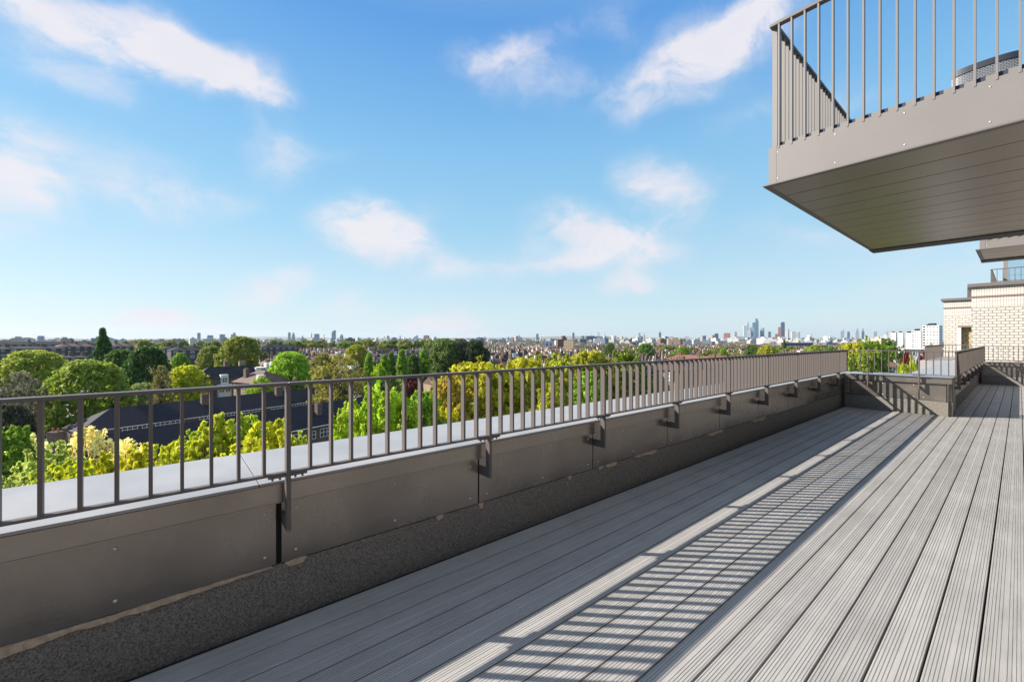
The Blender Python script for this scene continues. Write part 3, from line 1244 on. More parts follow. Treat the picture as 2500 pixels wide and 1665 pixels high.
def tree(key, px, top, wpx, d, color, label, group=None, vi=None, name='tree', wob=.08, ztop=None):
    x, y = P(px, d)
    crown, trunk, W0, H0 = VAR[key][(vi if vi is not None else rnd.randrange(99)) % len(VAR[key])]
    H = (Z(top, d) if ztop is None else ztop) - GZ
    W = wpx * d / FPX
    o = bpy.data.objects.new(name, None)
    COL.objects.link(o)
    o.location = (x, y, GZ)
    o.rotation_euler = (0, 0, rnd.uniform(0, 6.28))
    W *= 1.0 / math.sqrt(1 + ((px - CX) / FPX) ** 2) * 1.15
    if d < 43:
        W = max(W * 1.5, 4.6 + (px * 7 % 13) * .16)
        if px < 800:
            top += 44 if 150 < px < 480 else 24
            H = Z(top, d) - GZ
    o.scale = (W / W0, W / W0, H / H0)
    tag(o, label, 'tree', group)
    c = bpy.data.objects.new('crown', crown)
    COL.objects.link(c)
    c.parent = o
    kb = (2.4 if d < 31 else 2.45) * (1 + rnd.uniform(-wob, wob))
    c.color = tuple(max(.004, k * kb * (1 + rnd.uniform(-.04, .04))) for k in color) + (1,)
    t = bpy.data.objects.new('trunk', trunk)
    COL.objects.link(t)
    t.parent = o
    TREES.append((x, y, W / 2))
    return o


TREES = []
# --- trees just outside the parapet
NEAR = [
    ('near', 60, 1062, 150, 30, CRM, 'cream flowering tree behind the leftmost balusters of the long railing'),
    ('lush', 12, 1048, 80, 26, GRN, 'green bush like tree at the left edge below the long railing'),
    ('near', 120, 1085, 140, 24, (.24, .26, .06), 'pale green and cream tree left of the tall brick chimney'),
    ('near', 190, 1118, 150, 20, YEL, 'yellow green tree just over the coping below the tall brick chimney'),
    ('near', 275, 1090, 130, 21, YEL, 'yellow flowering tree second from the left beyond the coping'),
    ('near', 360, 1075, 130, 22, (.25, .23, .02), 'yellow flowering tree in front of the left end of the dark roofs'),
    ('near', 445, 1062, 120, 21, YEL, 'yellow tree with airy top in front of the lower dark roof'),
    ('near', 530, 1022, 115, 22, (.23, .24, .02), 'tall yellow green tree rising in front of the dark roof and small brick chimney'),
    ('near', 610, 1020, 110, 22, (.21, .24, .02), 'yellow green tree left of the nearest railing post'),
    ('near', 680, 1030, 100, 23, (.20, .24, .025), 'pointed yellow green tree right behind the nearest railing post'),
    ('near', 215, 1016, 120, 38, CRM, 'broad cream flowering tree left of the hipped end of the dark roofs'),
    ('near', 300, 1040, 70, 42, CRM, 'cream flowering tree tip in front of the upper dark roof'),
    ('near', 150, 1140, 110, 19, (.24, .25, .02), 'small yellow green tree just right of the leftmost cream tree'),
    ('near', 232, 1112, 110, 23, (.23, .25, .02), 'yellow tree filling the gap under the hipped roof end'),
    ('near', 318, 1096, 100, 19, YEL, 'low bright yellow tree below the lower dark roof, left half'),
    ('near', 402, 1080, 105, 19, (.24, .25, .02), 'low bright yellow tree below the lower dark roof, middle'),
    ('near', 490, 1052, 95, 25, (.21, .25, .02), 'thin yellow green tree left of the tall yellow green one'),
    ('near', 572, 1036, 90, 25, (.22, .25, .02), 'yellow green tree between the two tall ones by the nearest post'),
    ('near', 648, 1046, 90, 19, YEL, 'low yellow tree left of the nearest railing post at the coping'),
    ('near', 725, 1066, 90, 26, (.20, .24, .02), 'yellow green tree top just right of the nearest railing post'),
    ('lush', 745, 1085, 120, 23, LIME, 'low lime green tree at the right end of the dark roofs'),
    ('lush', 860, 1000, 120, 25, LIME, 'bright lime green tree between railing bars right of the dark roofs'),
    ('lush', 940, 957, 150, 27, LIME, 'tallest bright lime green tree close beyond the coping'),
    ('lush', 1025, 985, 120, 29, (.12, .20, .02), 'bright green tree below the white house'),
    ('near', 1100, 930, 90, 38, (.24, .185, .03), 'orange tinged tree beside the white house'),
    ('lush', 1085, 1020, 90, 30, YEL, 'low yellow tree in front of the orange tinged tree'),
    ('plane', 1165, 886, 180, 42, (.24, .235, .016), 'big yellow olive plane tree behind the second railing post'),
    ('plane', 1285, 874, 160, 46, (.23, .23, .016), 'yellow olive plane tree in the middle of the row along the railing'),
    ('plane', 1365, 880, 140, 50, (.21, .215, .016), 'yellow plane tree behind the third railing post'),
    ('plane', 1440, 856, 150, 62, (.18, .19, .018), 'tall olive plane tree standing above the handrail right of the middle'),
    ('plane', 1528, 860, 120, 66, (.11, .15, .02), 'green plane tree at the right end of the plane row'),
    ('lush', 1440, 930, 110, 40, (.11, .18, .02), 'fresh green tree low behind the railing bars near the third post'),
    ('lush', 1345, 960, 110, 36, (.20, .20, .02), 'low yellow green tree under the plane row'),
    # --- left middle distance
    ('mid', 75, 855, 195, 112, (.165, .195, .028), 'broad yellow green plane tree at the left edge below the skyline'),
    ('sparse', 45, 908, 150, 68, GREY, 'grey brown half bare tree at the left edge above the handrail'),
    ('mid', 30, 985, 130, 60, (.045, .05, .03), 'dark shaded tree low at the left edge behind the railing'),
    ('mid', 212, 879, 215, 75, (.12, .155, .022), 'large rounded green tree in the left foreground above the handrail'),
    ('tall', 250, 801, 78, 150, (.04, .085, .018), 'tall pointed dark green tree rising above the horizon'),
    ('mid', 294, 852, 90, 140, (.05, .085, .018), 'mid green tree right of the tall pointed tree'),
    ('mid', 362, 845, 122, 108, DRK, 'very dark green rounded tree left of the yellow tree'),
    ('sparse', 392, 892, 80, 86, BRN, 'brownish thin tree in front of the dark green tree'),
    ('mid', 440, 862, 55, 132, GRN, 'small green tree right of the dark green tree'),
    ('plane', 455, 892, 105, 102, (.25, .25, .016), 'bright yellow tree left of the white bay building'),
    ('mid', 345, 935, 100, 96, (.12, .14, .05), 'grey green tree directly above the left end of the upper dark roof'),
    ('mid', 415, 955, 110, 104, LIME, 'lime green tree behind the upper dark roof below the yellow tree'),
    ('near', 497, 955, 40, 106, (.20, .10, .04), 'rust coloured small tree behind the upper dark roof'),
    ('mid', 590, 821, 108, 170, (.13, .14, .022), 'big olive green tree breaking the horizon left of centre'),
    ('mid', 515, 845, 66, 185, (.13, .145, .03), 'pale olive tree left of the big olive green tree'),
    ('mid', 705, 859, 110, 112, (.15, .23, .02), 'bright lime green spreading tree right of the white dormer building'),
    ('lush', 640, 925, 80, 100, LIME, 'lime green tree in front of the dark hipped house'),
    ('sparse', 825, 865, 135, 96, (.165, .16, .032), 'brownish olive tree with thin crown above the handrail'),
    ('mid', 790, 862, 70, 130, (.12, .11, .03), 'small olive tree left of the brownish olive tree'),
    ('mid', 871, 841, 54, 225, (.17, .175, .022), 'round yellow green tree among the rooftops'),
    ('column', 902, 861, 32, 130, (.115, .19, .018), 'slim lime green tree, leftmost of the upright trees'),
    ('column', 937, 866, 34, 128, (.12, .19, .018), 'upright lime green tree in the middle of the rooftops'),
    ('column', 955, 860, 30, 140, (.08, .12, .018), 'darker upright tree between two lime green trees'),
    ('column', 981, 854, 36, 135, (.125, .20, .018), 'tall upright lime green tree left of the dark round tree'),
    ('mid', 1008, 864, 34, 140, (.05, .09, .018), 'dark green round tree between two lime upright trees'),
    ('column', 1035, 853, 40, 140, (.11, .18, .018), 'wide upright lime green tree left of the big grey green trees'),
    ('lush', 925, 895, 60, 100, LIME, 'lime green shrub like tree above the handrail in front of the red chimney'),
    ('mid', 1083, 826, 76, 190, (.085, .115, .03), 'olive green tree at the left of the big dark clump'),
    ('mid', 1122, 827, 72, 195, (.075, .08, .05), 'grey green tree in the middle of the big dark clump'),
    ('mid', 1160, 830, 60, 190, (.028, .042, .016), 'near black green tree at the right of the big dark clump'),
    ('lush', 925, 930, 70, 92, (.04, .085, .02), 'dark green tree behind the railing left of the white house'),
    ('sparse', 965, 930, 45, 100, BRN, 'thin brown tree between the dark green tree and the white house'),
    ('near', 1020, 893, 26, 175, RED, 'small copper red tree between the slate roofed houses'),
    ('near', 1128, 887, 34, 150, RED, 'copper red tree beside the last slate roofed house'),
    ('near', 1010, 918, 50, 135, (.16, .05, .04), 'reddish blossom tree above the white house'),
    # --- right
    ('plane', 2080, 838, 110, 72, (.20, .185, .02), 'yellow green tree at the left of the clump behind the return railing'),
    ('lush', 2125, 834, 130, 74, (.11, .15, .02), 'dense green tree in the middle of the clump behind the return railing'),
    ('lush', 2168, 838, 110, 92, (.085, .125, .02), 'darker green tree at the right of the clump behind the return railing'),
    ('lush', 2100, 862, 130, 62, (.14, .18, .02), 'low green tree in front of the clump behind the return railing'),
    ('near', 2215, 866, 55, 60, RED, 'copper red tree right of the white gabled house'),
    ('near', 2252, 868, 50, 58, (.12, .028, .022), 'copper red bush beside the far slatted railing'),
    ('lush', 2225, 892, 60, 40, (.20, .23, .02), 'yellow green shrub at the foot of the copper red trees'),
    ('lush', 2272, 843, 26, 140, (.15, .17, .03), 'small pale tree in front of the white tower'),
    ('tall', 1914, 828, 18, 420, (.045, .085, .02), 'small pointed dark tree below the glass towers'),
    ('mid', 1870, 842, 52, 210, (.20, .19, .02), 'round yellow tree just above the far part of the handrail'),
    ('mid', 1838, 842, 40, 230, (.06, .095, .02), 'dark green tree left of the round yellow tree'),
    ('mid', 1765, 850, 30, 240, (.12, .16, .02), 'small lime tree among the pale rooftops right of the middle'),
    ('mid', 1668, 846, 34, 260, (.10, .15, .02), 'green garden tree above the red tiled roofs'),
    ('mid', 1490, 838, 28, 320, (.05, .085, .02), 'dark green tree near the brown apartment blocks'),
    ('mid', 1575, 838, 40, 300, (.07, .12, .02), 'bright green round tree left of the church spire'),
    ('mid', 1990, 842, 40, 260, (.15, .17, .025), 'yellow green tree near the far end of the long railing'),
    ('mid', 2028, 845, 36, 250, (.08, .13, .02), 'green tree beside the end of the long railing'),
]
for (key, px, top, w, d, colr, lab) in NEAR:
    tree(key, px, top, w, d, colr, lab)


# --- buildings -----------------------------------------------------
def bframe(x, y, ang):
    c, s = math.cos(ang), math.sin(ang)

    def f(a, b, z):
        return (x + a * c - b * s, y + a * s + b * c, z)
    return f


def gable(g, f, a0, a1, b0, b1, ze, zr, mi=0, over=.3, th=.25):
    """ridge along a; solid roof prism with a little overhang"""
    bm_ = (b0 + b1) / 2
    g.prism([(b0 - over, ze - .12), (b1 + over, ze - .12), (bm_, zr)], a0 - over * .3, a1 + over * .3, lambda p, q, h: f(h, p, q), mi)


def hip(g, f, a0, a1, b0, b1, ze, zr, mi=0, over=.35, la=None, lb=None):
    bm_ = (b0 + b1) / 2
    la = (b1 - b0) / 2 if la is None else la
    lb = la if lb is None else lb
    vs = [f(a0 - over, b0 - over, ze), f(a1 + over, b0 - over, ze), f(a1 + over, b1 + over, ze), f(a0 - over, b1 + over, ze),
          f(a0 + la, bm_, zr), f(a1 - lb, bm_, zr)]
    g.add(vs, [(3, 2, 1, 0), (0, 1, 5, 4), (2, 3, 4, 5), (1, 2, 5), (3, 0, 4)], mi)


def window_me(w, h, panes=2, wide=.10):
    """casement on the plane y = 0 looking to -y"""
    g = MB()
    g.box(-w / 2, w / 2, -.02, .03, 0, h, None, 1)
    for i in range(panes + 1):
        x = -w / 2 + w * i / panes
        g.box(x - wide / 2, x + wide / 2, -.06, -.021, 0, h)
    for z in (0, h * .55, h):
        g.box(-w / 2 - wide / 2, w / 2 + wide / 2, -.065, -.0605 + .03, z - wide / 2, z + wide / 2)
    return g.build('window', [M['white'], M['h_glass']], data_only=True, recalc=True)


WIN_S = window_me(1.2, 1.25)
WIN_L = window_me(1.9, 1.35, 3)


def put_window(t, me, f, a, b, z, ang, flip=0):
    p = f(a, b, z)
    return inst('window', me, t, p, ang + flip)


def chimney(t, f, a, b, z0, z1, w, dd, mt_, pots=3):
    g = MB()
    g.box(a - w / 2, a + w / 2, b - dd / 2, b + dd / 2, z0, z1, f)
    g.box(a - w / 2 - .06, a + w / 2 + .06, b - dd / 2 - .06, b + dd / 2 + .06, z1 - .22, z1 - .10, f)
    c = g.build('chimney', mt_, t)
    for i in range(pots):
        g = MB()
        q = a - w / 2 + w * (i + .5) / pots
        p = Vector(f(q, b, z1))
        g.tube([p, p + Vector((0, 0, .35))], [.12, .10], 7)
        g.build('chimney_pot', M['pot'], c)
    return c


def long_block(label, A, B, zr, ze, half, la, chims, wins, tall=None, wallm='h_brick'):
    ax, ay = A
    L_ = math.hypot(B[0] - ax, B[1] - ay)
    ang = math.atan2(B[1] - ay, B[0] - ax)
    f = bframe(ax, ay, ang)
    t = thing('brick_terrace', (ax, ay, GZ), label, 'apartment block', 'long dark roofed brick apartment blocks')
    a0, a1 = -la, L_ + la
    g = MB()
    g.box(a0, a1, -half, half, GZ, ze - .02, f)
    g.build('wall', M[wallm], t)
    g = MB()
    hip(g, f, a0, a1, -half, half, ze, zr, over=.4, la=la)
    g.build('roof', M['slate_c'], t)
    g = MB()
    g.box(a0 - .45, a1 + .45, -half - .50, -half - .41, ze - .04, ze + .03, f)
    g.build('gutter', M['white'], t)
    for (a, b, h, w) in chims:
        zb = ze + (zr - ze) * (1 - abs(b) / half) - .5
        chimney(t, f, a, b, zb, zr + h, w, .8, M['h_brick'], 3)
    for (a, z, big) in wins:
        put_window(t, WIN_L if big else WIN_S, f, a, -half - .03, z, ang)
    return t


def xy(px, d):
    return P(px, d)


# ridges measured off the photograph, ridge height 10 m below the deck
fa_, fb_ = xy(252, 50.0), xy(905, 84.5)
long_block('lower long brick block whose dark slate roof runs behind the yellow trees', fa_, fb_, -9.92, -13.05, 4.1, 4.5,
           [(11.5, -1.8, .25, .7), (27.0, -2.0, .25, .9)], [(26.8, -15.0, 1), (24.4, -15.0, 0), (21.6, -15.0, 1), (18.5, -15.0, 0), (30, -15, 1), (12, -15, 1), (33.5, -15, 1)])
ra_, rb_ = xy(268, 69.0), xy(790, 102.0)
long_block('upper long brick block with dark slate roof, strip of white windows and brick chimneys', ra_, rb_, -10.0, -12.75, 3.7, 4.4,
           [(13.2, -1.1, 1.0, 1.3), (27.2, -1.1, 1.0, 1.3), (39.2, 1.5, 1.2, 1.3)],
           [(1.5 + 2.15 * i, -14.0, (i % 3 != 1)) for i in range(20) if i % 6 != 4])


def brick_stack():
    d = 47.0
    x, y = xy(136, d)
    t = thing('gabled_house', (x, y, GZ), 'low brown roofed house with a tall brick chimney at the left below the cream tree', 'house')
    f = bframe(x, y, math.atan2(RY, RX))
    g = MB()
    g.box(-1.5, 9, .6, 7, GZ, -14.6, f)
    g.build('wall', M['h_brick'], t)
    g = MB()
    hip(g, f, -1.5, 9, .6, 7, -14.5, -11.7, la=2.5)
    g.build('roof', M['slate_b'], t)
    chimney(t, f, 0, 0, -14.5, Z(1053, d), 1.05, .8, M['h_brick'], 2)


brick_stack()


def bay_building():
    d = 118.0
    x, y = xy(576, d)
    ang = math.atan2(RY, RX) + .92
    f = bframe(x, y, ang)
    t = thing('mansion_block', (x, y, GZ), 'dark slate mansion block with white bay tower right of the bright yellow tree', 'apartment block')
    g = MB()
    g.box(-9.5, 9.5, 0, 7.4, GZ, -9.2, f)
    g.build('wall', M['h_brick'], t)
    g = MB()
    hip(g, f, -9.5, 9.5, 0, 7.4, -9.2, Z(892, d + 6), over=.4, la=4)
    g.build('roof', M['slate'], t)
    g = MB()
    g.box(-4.6, -1.6, -1.4, .3, GZ, -11.2, f)
    g.box(-4.75, -1.45, -1.55, .3, -11.2, -10.9, f)
    g.box(-3.8, -2.0, -.5, 2.2, -10.9, -8.3, f)
    b = g.build('bay', M['h_white'], t)
    for k in range(3):
        for a in (-3.9, -2.4):
            inst('window', WIN_S, b, f(a, -1.43, -13.0 - 2.9 * k), ang)
    inst('window', WIN_S, b, f(-2.9, -.55, -10.4), ang)
    for a in (-7.5, .8):
        inst('window', WIN_S, t, f(a, -.03, -11.6), ang)
        inst('window', WIN_S, t, f(a, -.03, -14.4), ang)
    g = MB()
    g.box(5.6, 8.7, 1.0, 5.5, -9.0, -6.9, f)
    dm = g.build('dormer', M['h_white'], t)
    inst('window', WIN_S, dm, f(7.6, .96, -8.5), ang)
    chimney(t, f, -1.0, 4.0, -8, -4.9, 1.2, .9, M['h_brick'], 3)
    chimney(t, f, 3.4, 5.2, -8, -5.0, 1.6, .9, M['h_brick2'], 3)
    # hipped house in front
    d2 = 104.0
    x, y = xy(592, d2)
    ang = math.atan2(RY, RX) - .5
    f = bframe(x, y, ang)
    t = thing('hipped_house', (x, y, GZ), 'hipped house with sunlit brown roof and brick chimney beside the white bay tower', 'house')
    g = MB()
    g.box(-4, 7.0, 0, 8, GZ, Z(935, d2), f)
    g.build('wall', M['h_brick2'], t)
    g = MB()
    hip(g, f, -4, 7.0, 0, 8, Z(934, d2), Z(903, d2 + 4), over=.4, la=4)
    g.build('roof', M['slate_b'], t)
    chimney(t, f, -1.2, 1.6, -12, Z(902, d2), 1.15, .9, M['h_brick'], 3)
    g = MB()
    g.box(4.2, 5.4, .9, 2.6, Z(930, d2), Z(915, d2), f)
    g.build('dormer', M['h_white'], t)
    for a in (-2.4, .6, 3.6):
        inst('window', WIN_S, t, f(a, -.03, Z(955, d2)), ang)


bay_building()


def house(label, px, d, W, D, yr, ye, wallm, roofm, ang_off=0.0, chim=(), win=0, hipped=True, group=None, name='house', base=None, half=None, wz=1.0):
    x, y = xy(px, d)
    ang = math.atan2(RY, RX) - math.atan((px - CX) / FPX) * .85 + ang_off
    f = bframe(x, y, ang)
    t = thing(name, (x, y, GZ), label, 'house', group)
    zr, ze = Z(yr, d + D / 2), Z(ye, d)
    g = MB()
    g.box(-W / 2, W / 2, 0, D, GZ, ze - .02, f)
    if not hipped:
        g.prism([(.0, ze - .02), (D, ze - .02), (D / 2, zr - .25)], -W / 2, W / 2, lambda p, q, h: f(h, p, q))
    g.build('wall', M[wallm], t)
    g = MB()
    if hipped:
        hip(g, f, -W / 2, W / 2, 0, D, ze, zr, over=.4, la=min(W, D) * .42)
    else:
        gable(g, f, -W / 2, W / 2, 0, D, ze, zr)
    g.build('roof', M[roofm], t)
    for (a, b, h) in chim:
        chimney(t, f, a * W, b * D, ze + .3, zr + h, 1.3, .8, M['pot'] if wallm == 'h_white' else M['h_brick'], 3)
    for i in range(win):
        a = -W / 2 + W * (i + .5) / win
        inst('window', WIN_L if i % 2 == 0 else WIN_S, t, f(a, -.03, ze - 1.6 * wz), ang)
        inst('window', WIN_L if i % 2 == 0 else WIN_S, t, f(a, -.03, ze - 4.4), ang)
    return t


house('white rendered house with dark hipped roof seen between the railing bars', 1027, 140, 9.5, 8, 927, 955, 'h_white', 'slate', .3, [(-.3, .5, .9)], 3)
SEMI = 'slate roofed semis above the handrail near the second post'
house('slate roofed semi with brick chimney, left of the copper tree', 978, 215, 11, 8, 896, 909, 'h_brick', 'slate', .3, [(.0, .5, 1.4)], 3, group=SEMI)
house('slate roofed semi with white gable and brick chimney, right of the copper tree', 1052, 205, 13, 9, 894, 911, 'h_brick', 'slate', .3, [(-.15, .5, 1.5)], 4, group=SEMI)
house('last slate roofed semi on the right with sunlit brown chimney, beside the copper tree', 1102, 195, 9, 9, 891, 910, 'h_brick2', 'slate', .1, [(.1, .45, 1.6)], 2, group=SEMI)
house('red brick house with chimney half hidden by lime trees left of the semis', 905, 170, 8, 8, 905, 916, 'h_brick', 'tile_r', -.3, [(-.1, .5, 1.6)], 2)
house('brown gabled house low behind the white house', 1090, 128, 8, 8, 918, 938, 'h_brick2', 'slate_b', .5, [(-.2, .5, 1.0)], 2, hipped=False)
house('flat topped dark extension right of the white house', 1105, 110, 8, 6, 915, 919, 'h_brick', 'slate', -.1, [], 2)
house('yellow stock brick terrace behind the railing right of the plane trees', 1560, 66, 13, 8, 886, 900, 'h_brick2', 'slate_b', -.5, [(-.3, .5, .8), (.3, .5, .8)], 4)
house('brown brick terrace end house behind the railing near the fourth post', 1640, 80, 13, 8, 880, 893, 'h_brick', 'slate', -.5, [(0, .5, .8)], 4)
house('brick house glimpsed between bars with pink walls further along the railing', 1720, 95, 14, 8, 874, 886, 'h_brick', 'tile_r', -.5, [(0, .5, .8)], 4)
RR = 'red tiled houses behind the far railing'
house('red tiled house just above the handrail, left of the pair', 1668, 165, 14, 9, 866, 877, 'h_brick', 'tile_r', -.35, [(-.2, .5, .8), (.3, .5, .8)], 4, group=RR)
house('red tiled house just above the handrail, right of the pair', 1740, 160, 13, 9, 868, 879, 'h_brick', 'tile_r', -.35, [(.1, .5, .8)], 3, group=RR)
house('white gabled house with brown red roof behind the return railing', 2176, 84, 3.6, 5, 880, 893, 'h_white', 'tile_r', .75, [], 2, hipped=False)
house('pale flat roofed house low behind the copper trees', 2300, 110, 16, 8, 850, 853, 'h_white', 'h_white', .3, [], 5, name='pale_house')

# far left dark mansion terraces and a dormered brown row
for (lab, px, d, W, yr, ye, r_) in (
        ('longest dark slate mansion terrace at the left edge below the skyline', 75, 330, 80, 834, 841, 'slate'),
        ('dark slate terrace in front of the longest one at the left edge', 20, 250, 50, 846, 852, 'slate'),
        ('brown roofed terrace with white dormers left of the tall pointed tree', 190, 320, 22, 839, 846, 'slate_b'),
        ('brown roofed terrace with white dormers right of the tall pointed tree', 312, 320, 20, 838, 845, 'slate_b'),
        ('dark roofed row below the brown dormered terraces', 180, 200, 14, 868, 873, 'slate'),
        ('dark pointed roof house among the trees left of centre', 430, 280, 12, 843, 850, 'slate'),
        ('wide dark slate house row left of the big olive tree', 480, 250, 24, 846, 855, 'slate'),
        ('dark slate row with pale gable above the lime tree left of the middle', 685, 330, 26, 841, 848, 'slate')):
    house(lab, px, d, W, 11, yr, ye, 'h_dark', r_, .3, [(-.3, .5, 1.6), (.0, .5, 1.6), (.3, .5, 1.6)], max(3, int(W / 4)), name='terrace_row')


# --- terraced streets: hundreds of small houses ----------------------
def terrace_variant(seed):
    r = random.Random(seed)
    w, d = 5.6, 9.0
    he, hr = 7.4 + r.uniform(-.6, .8), 10.2 + r.uniform(-.5, 1.0)
    g = MB()
    wall = r.choice((0, 1, 1, 2))
    roof = r.choice((3, 3, 3, 4))
    g.box(-w / 2, w / 2, 0, d, 0, he, None, wall)
    bm_ = d / 2
    g.prism([(-.3, he), (d + .3, he), (bm_, hr)], -w / 2 + .12, w / 2 - .12, lambda p, q, h: (h, p, q), roof)
    # party wall upstands and stack with pots
    pw = r.choice((0, 1, 2))
    g.prism([(-.15, he + .1), (d + .15, he + .1), (bm_, hr + .35)], w / 2 - .119, w / 2 + .119, lambda p, q, h: (h, p, q), pw)
    for b in (d * .32, d * .68):
        g.box(w / 2 - .35, w / 2 + .35, b - .8, b + .8, he + .5, hr + 1.3, None, r.choice((0, 1, 2)))
        for k in range(4):
            q = b - .6 + .4 * k
            g.box(w / 2 - .1, w / 2 + .1, q - .1, q + .1, hr + 1.301, hr + 1.7, None, 6)
    # bay, windows, dormer or rear addition
    g.box(-w / 2 + .4, .1, -.9, -.01, 0, he - 1.3, None, 2 if r.random() < .7 else wall)
    for z in (1.0, 4.0):
        g.box(-w / 2 + .75, -.25, -.95, -.905, z, z + 1.6, None, 5)
        g.box(.9, 2.0, -.05, -.005, z, z + 1.7, None, 5)
        g.box(.78, 2.12, -.12, -.055, z + 1.7, z + 1.9, None, 2)
    if r.random() < .5:
        g.box(-1.4, 1.4, bm_ + .4, d - .6, he + .2, hr - .2, None, r.choice((2, 3)))
    g.box(-w / 2 + .01, 0, d + .01, d + 5, 0, he - 1.2, None, wall)
    g.prism([(-w / 2 - .1, he - 1.19), (.15, he - 1.19), (-w / 4, he + .2)], d + .01, d + 5.1, lambda p, q, h: (p, h, q), roof)
    return g.build('terraced_house', [M['h_brick'], M['h_brick2'], M['h_white'], M['slate'], M['slate_b'], M['h_glass'], M['pot']], data_only=True)


TV = [terrace_variant(i) for i in (1, 2, 3, 5, 8, 13, 21, 34)]
HG = 'terraced houses filling the streets beyond the trees'


def merged(name, items, mats, kind='stuff'):
    """items of (mesh, x, y, z, angle, scale) as one mesh"""
    vs, fs, ms, base = [], [], [], 0
    for (me, x, y, z, a, sc) in items:
        n = len(me.vertices)
        co_ = np.empty(n * 3)
        me.vertices.foreach_get('co', co_)
        co_ = co_.reshape(-1, 3) * sc
        c, s = math.cos(a), math.sin(a)
        w = np.stack([x + co_[:, 0] * c - co_[:, 1] * s, y + co_[:, 0] * s + co_[:, 1] * c, z + co_[:, 2]], 1)
        vs.append(w)
        for p in me.polygons:
            fs.append([base + k for k in p.vertices])
            ms.append(p.material_index)
        base += n
    me = bpy.data.meshes.new(name)
    me.from_pydata(np.concatenate(vs).tolist(), [], fs)
    for m in mats:
        me.materials.append(m)
    me.polygons.foreach_set('material_index', ms)
    o = bpy.data.objects.new(name, me)
    COL.objects.link(o)
    o['kind'] = kind
    return o


spots = []
rows = random.Random(77)
for zone, (ang, off) in enumerate(((.35, 0), (1.15, 7), (-.25, 13))):
    c, s = math.cos(ang), math.sin(ang)
    for i in range(-60, 60):
        start = rows.uniform(0, 60)
        side = 0
        for j in range(-170, 170):
            a = j * 5.6 + (j // 14) * 9
            b = i * 31 + off
            x, y = -330 + a * c - b * s, 390 + a * s + b * c
            dd = x * FX + y * FY
            if dd < 175 or dd > 900:
                continue
            u = (x * RX + y * RY) / dd
            px = CX + FPX * u
            zn = 0 if px < 900 else (1 if px < 1420 else 2)
            if zn != zone or px < 420 or px > 2140:
                continue
            if px < 660 and dd < 300:
                continue
            if px > 1500 and dd < 210:
                continue
            if (j // 14 + i) % 5 == 0 and rows.random() < .8:
                continue
            if any((x - tx) ** 2 + (y - ty) ** 2 < (tr * .5 + 4) ** 2 for tx, ty, tr in TREES):
                continue
            spots.append((dd, x, y, ang + (math.pi if i % 2 else 0), rows.randrange(len(TV)), px))
spots.sort()
far_houses = []
prev = None
for n, (dd, x, y, a, k, px) in enumerate(spots):
    if n < 300:
        o = inst('terraced_house', TV[k], None, (x, y, GZ), a, (1, 1, .86 + .34 * ((n * 7919) % 97) / 97))
        tag(o, 'small slate roofed terraced house with chimney stack in the dense streets beyond the trees', 'house', HG)
    else:
        far_houses.append((TV[k], x, y, GZ, a, .9 + .25 * ((n * 7919) % 97) / 97))
if far_houses:
    merged('distant_terraced_houses', far_houses, [M['h_brick'], M['h_brick2'], M['h_white'], M['slate'], M['slate_b'], M['h_glass'], M['pot']])

# --- garden and street trees in the middle distance ------------------
TG = 'street and garden trees between the rooftops'
for i in range(120):
    d = 190 * (620 / 190) ** rnd.random()
    px = rnd.uniform(560, 2140)
    if px > 1480:
        d *= 1.15
    col_ = rnd.choice((GRN, FAR_, (.12, .15, .022), (.06, .09, .02), (.15, .15, .025)))
    W = rnd.uniform(6, 12)
    tree('far', px, 0, W * FPX / d, d, col_, 'rounded green tree standing among the terraced rooftops', TG, ztop=GZ + rnd.uniform(8, 13), wob=.2)
BG = 'plane trees in the belt along the horizon'
for i in range(140):
    d = rnd.uniform(280, 560)
    px = rnd.uniform(300, 1060) if i < 105 else rnd.uniform(1560, 2140)
    col_ = rnd.choice((FAR_, (.11, .135, .028), (.085, .11, .024), (.13, .145, .028)))
    if 600 < px < 1070 and d < 520:
        d = rnd.uniform(520, 680)
    W = rnd.uniform(13, 21)
    hi = rnd.uniform(17, 23.5) if i < 105 else rnd.uniform(12, 17)
    tree('far', px, 0, W * FPX / d, d, col_, 'large olive green plane tree in the tree belt near the horizon', BG, ztop=GZ + hi, wob=.15)

# distant woodland: one mass
cl = []
for i in range(1500):
    d = rnd.uniform(620, 3600) if i % 3 else rnd.uniform(620, 1300)
    px = rnd.uniform(-60, 2330)
    x, y = P(px, d)
    sz = rnd.uniform(5, 9)
    for k in range(2):
        cl.append(((x + rnd.uniform(-8, 8), y + rnd.uniform(-8, 8), GZ + rnd.uniform(4, 9)), sz))
wm = leaf_mesh('distant_woodland', cl, 34, 3.4, up=.5, fill=.5, seed=5)
wo = bpy.data.objects.new('distant_woodland', wm)
COL.objects.link(wo)
wo.color = (.14, .165, .045, 1)
wo['kind'] = 'stuff'

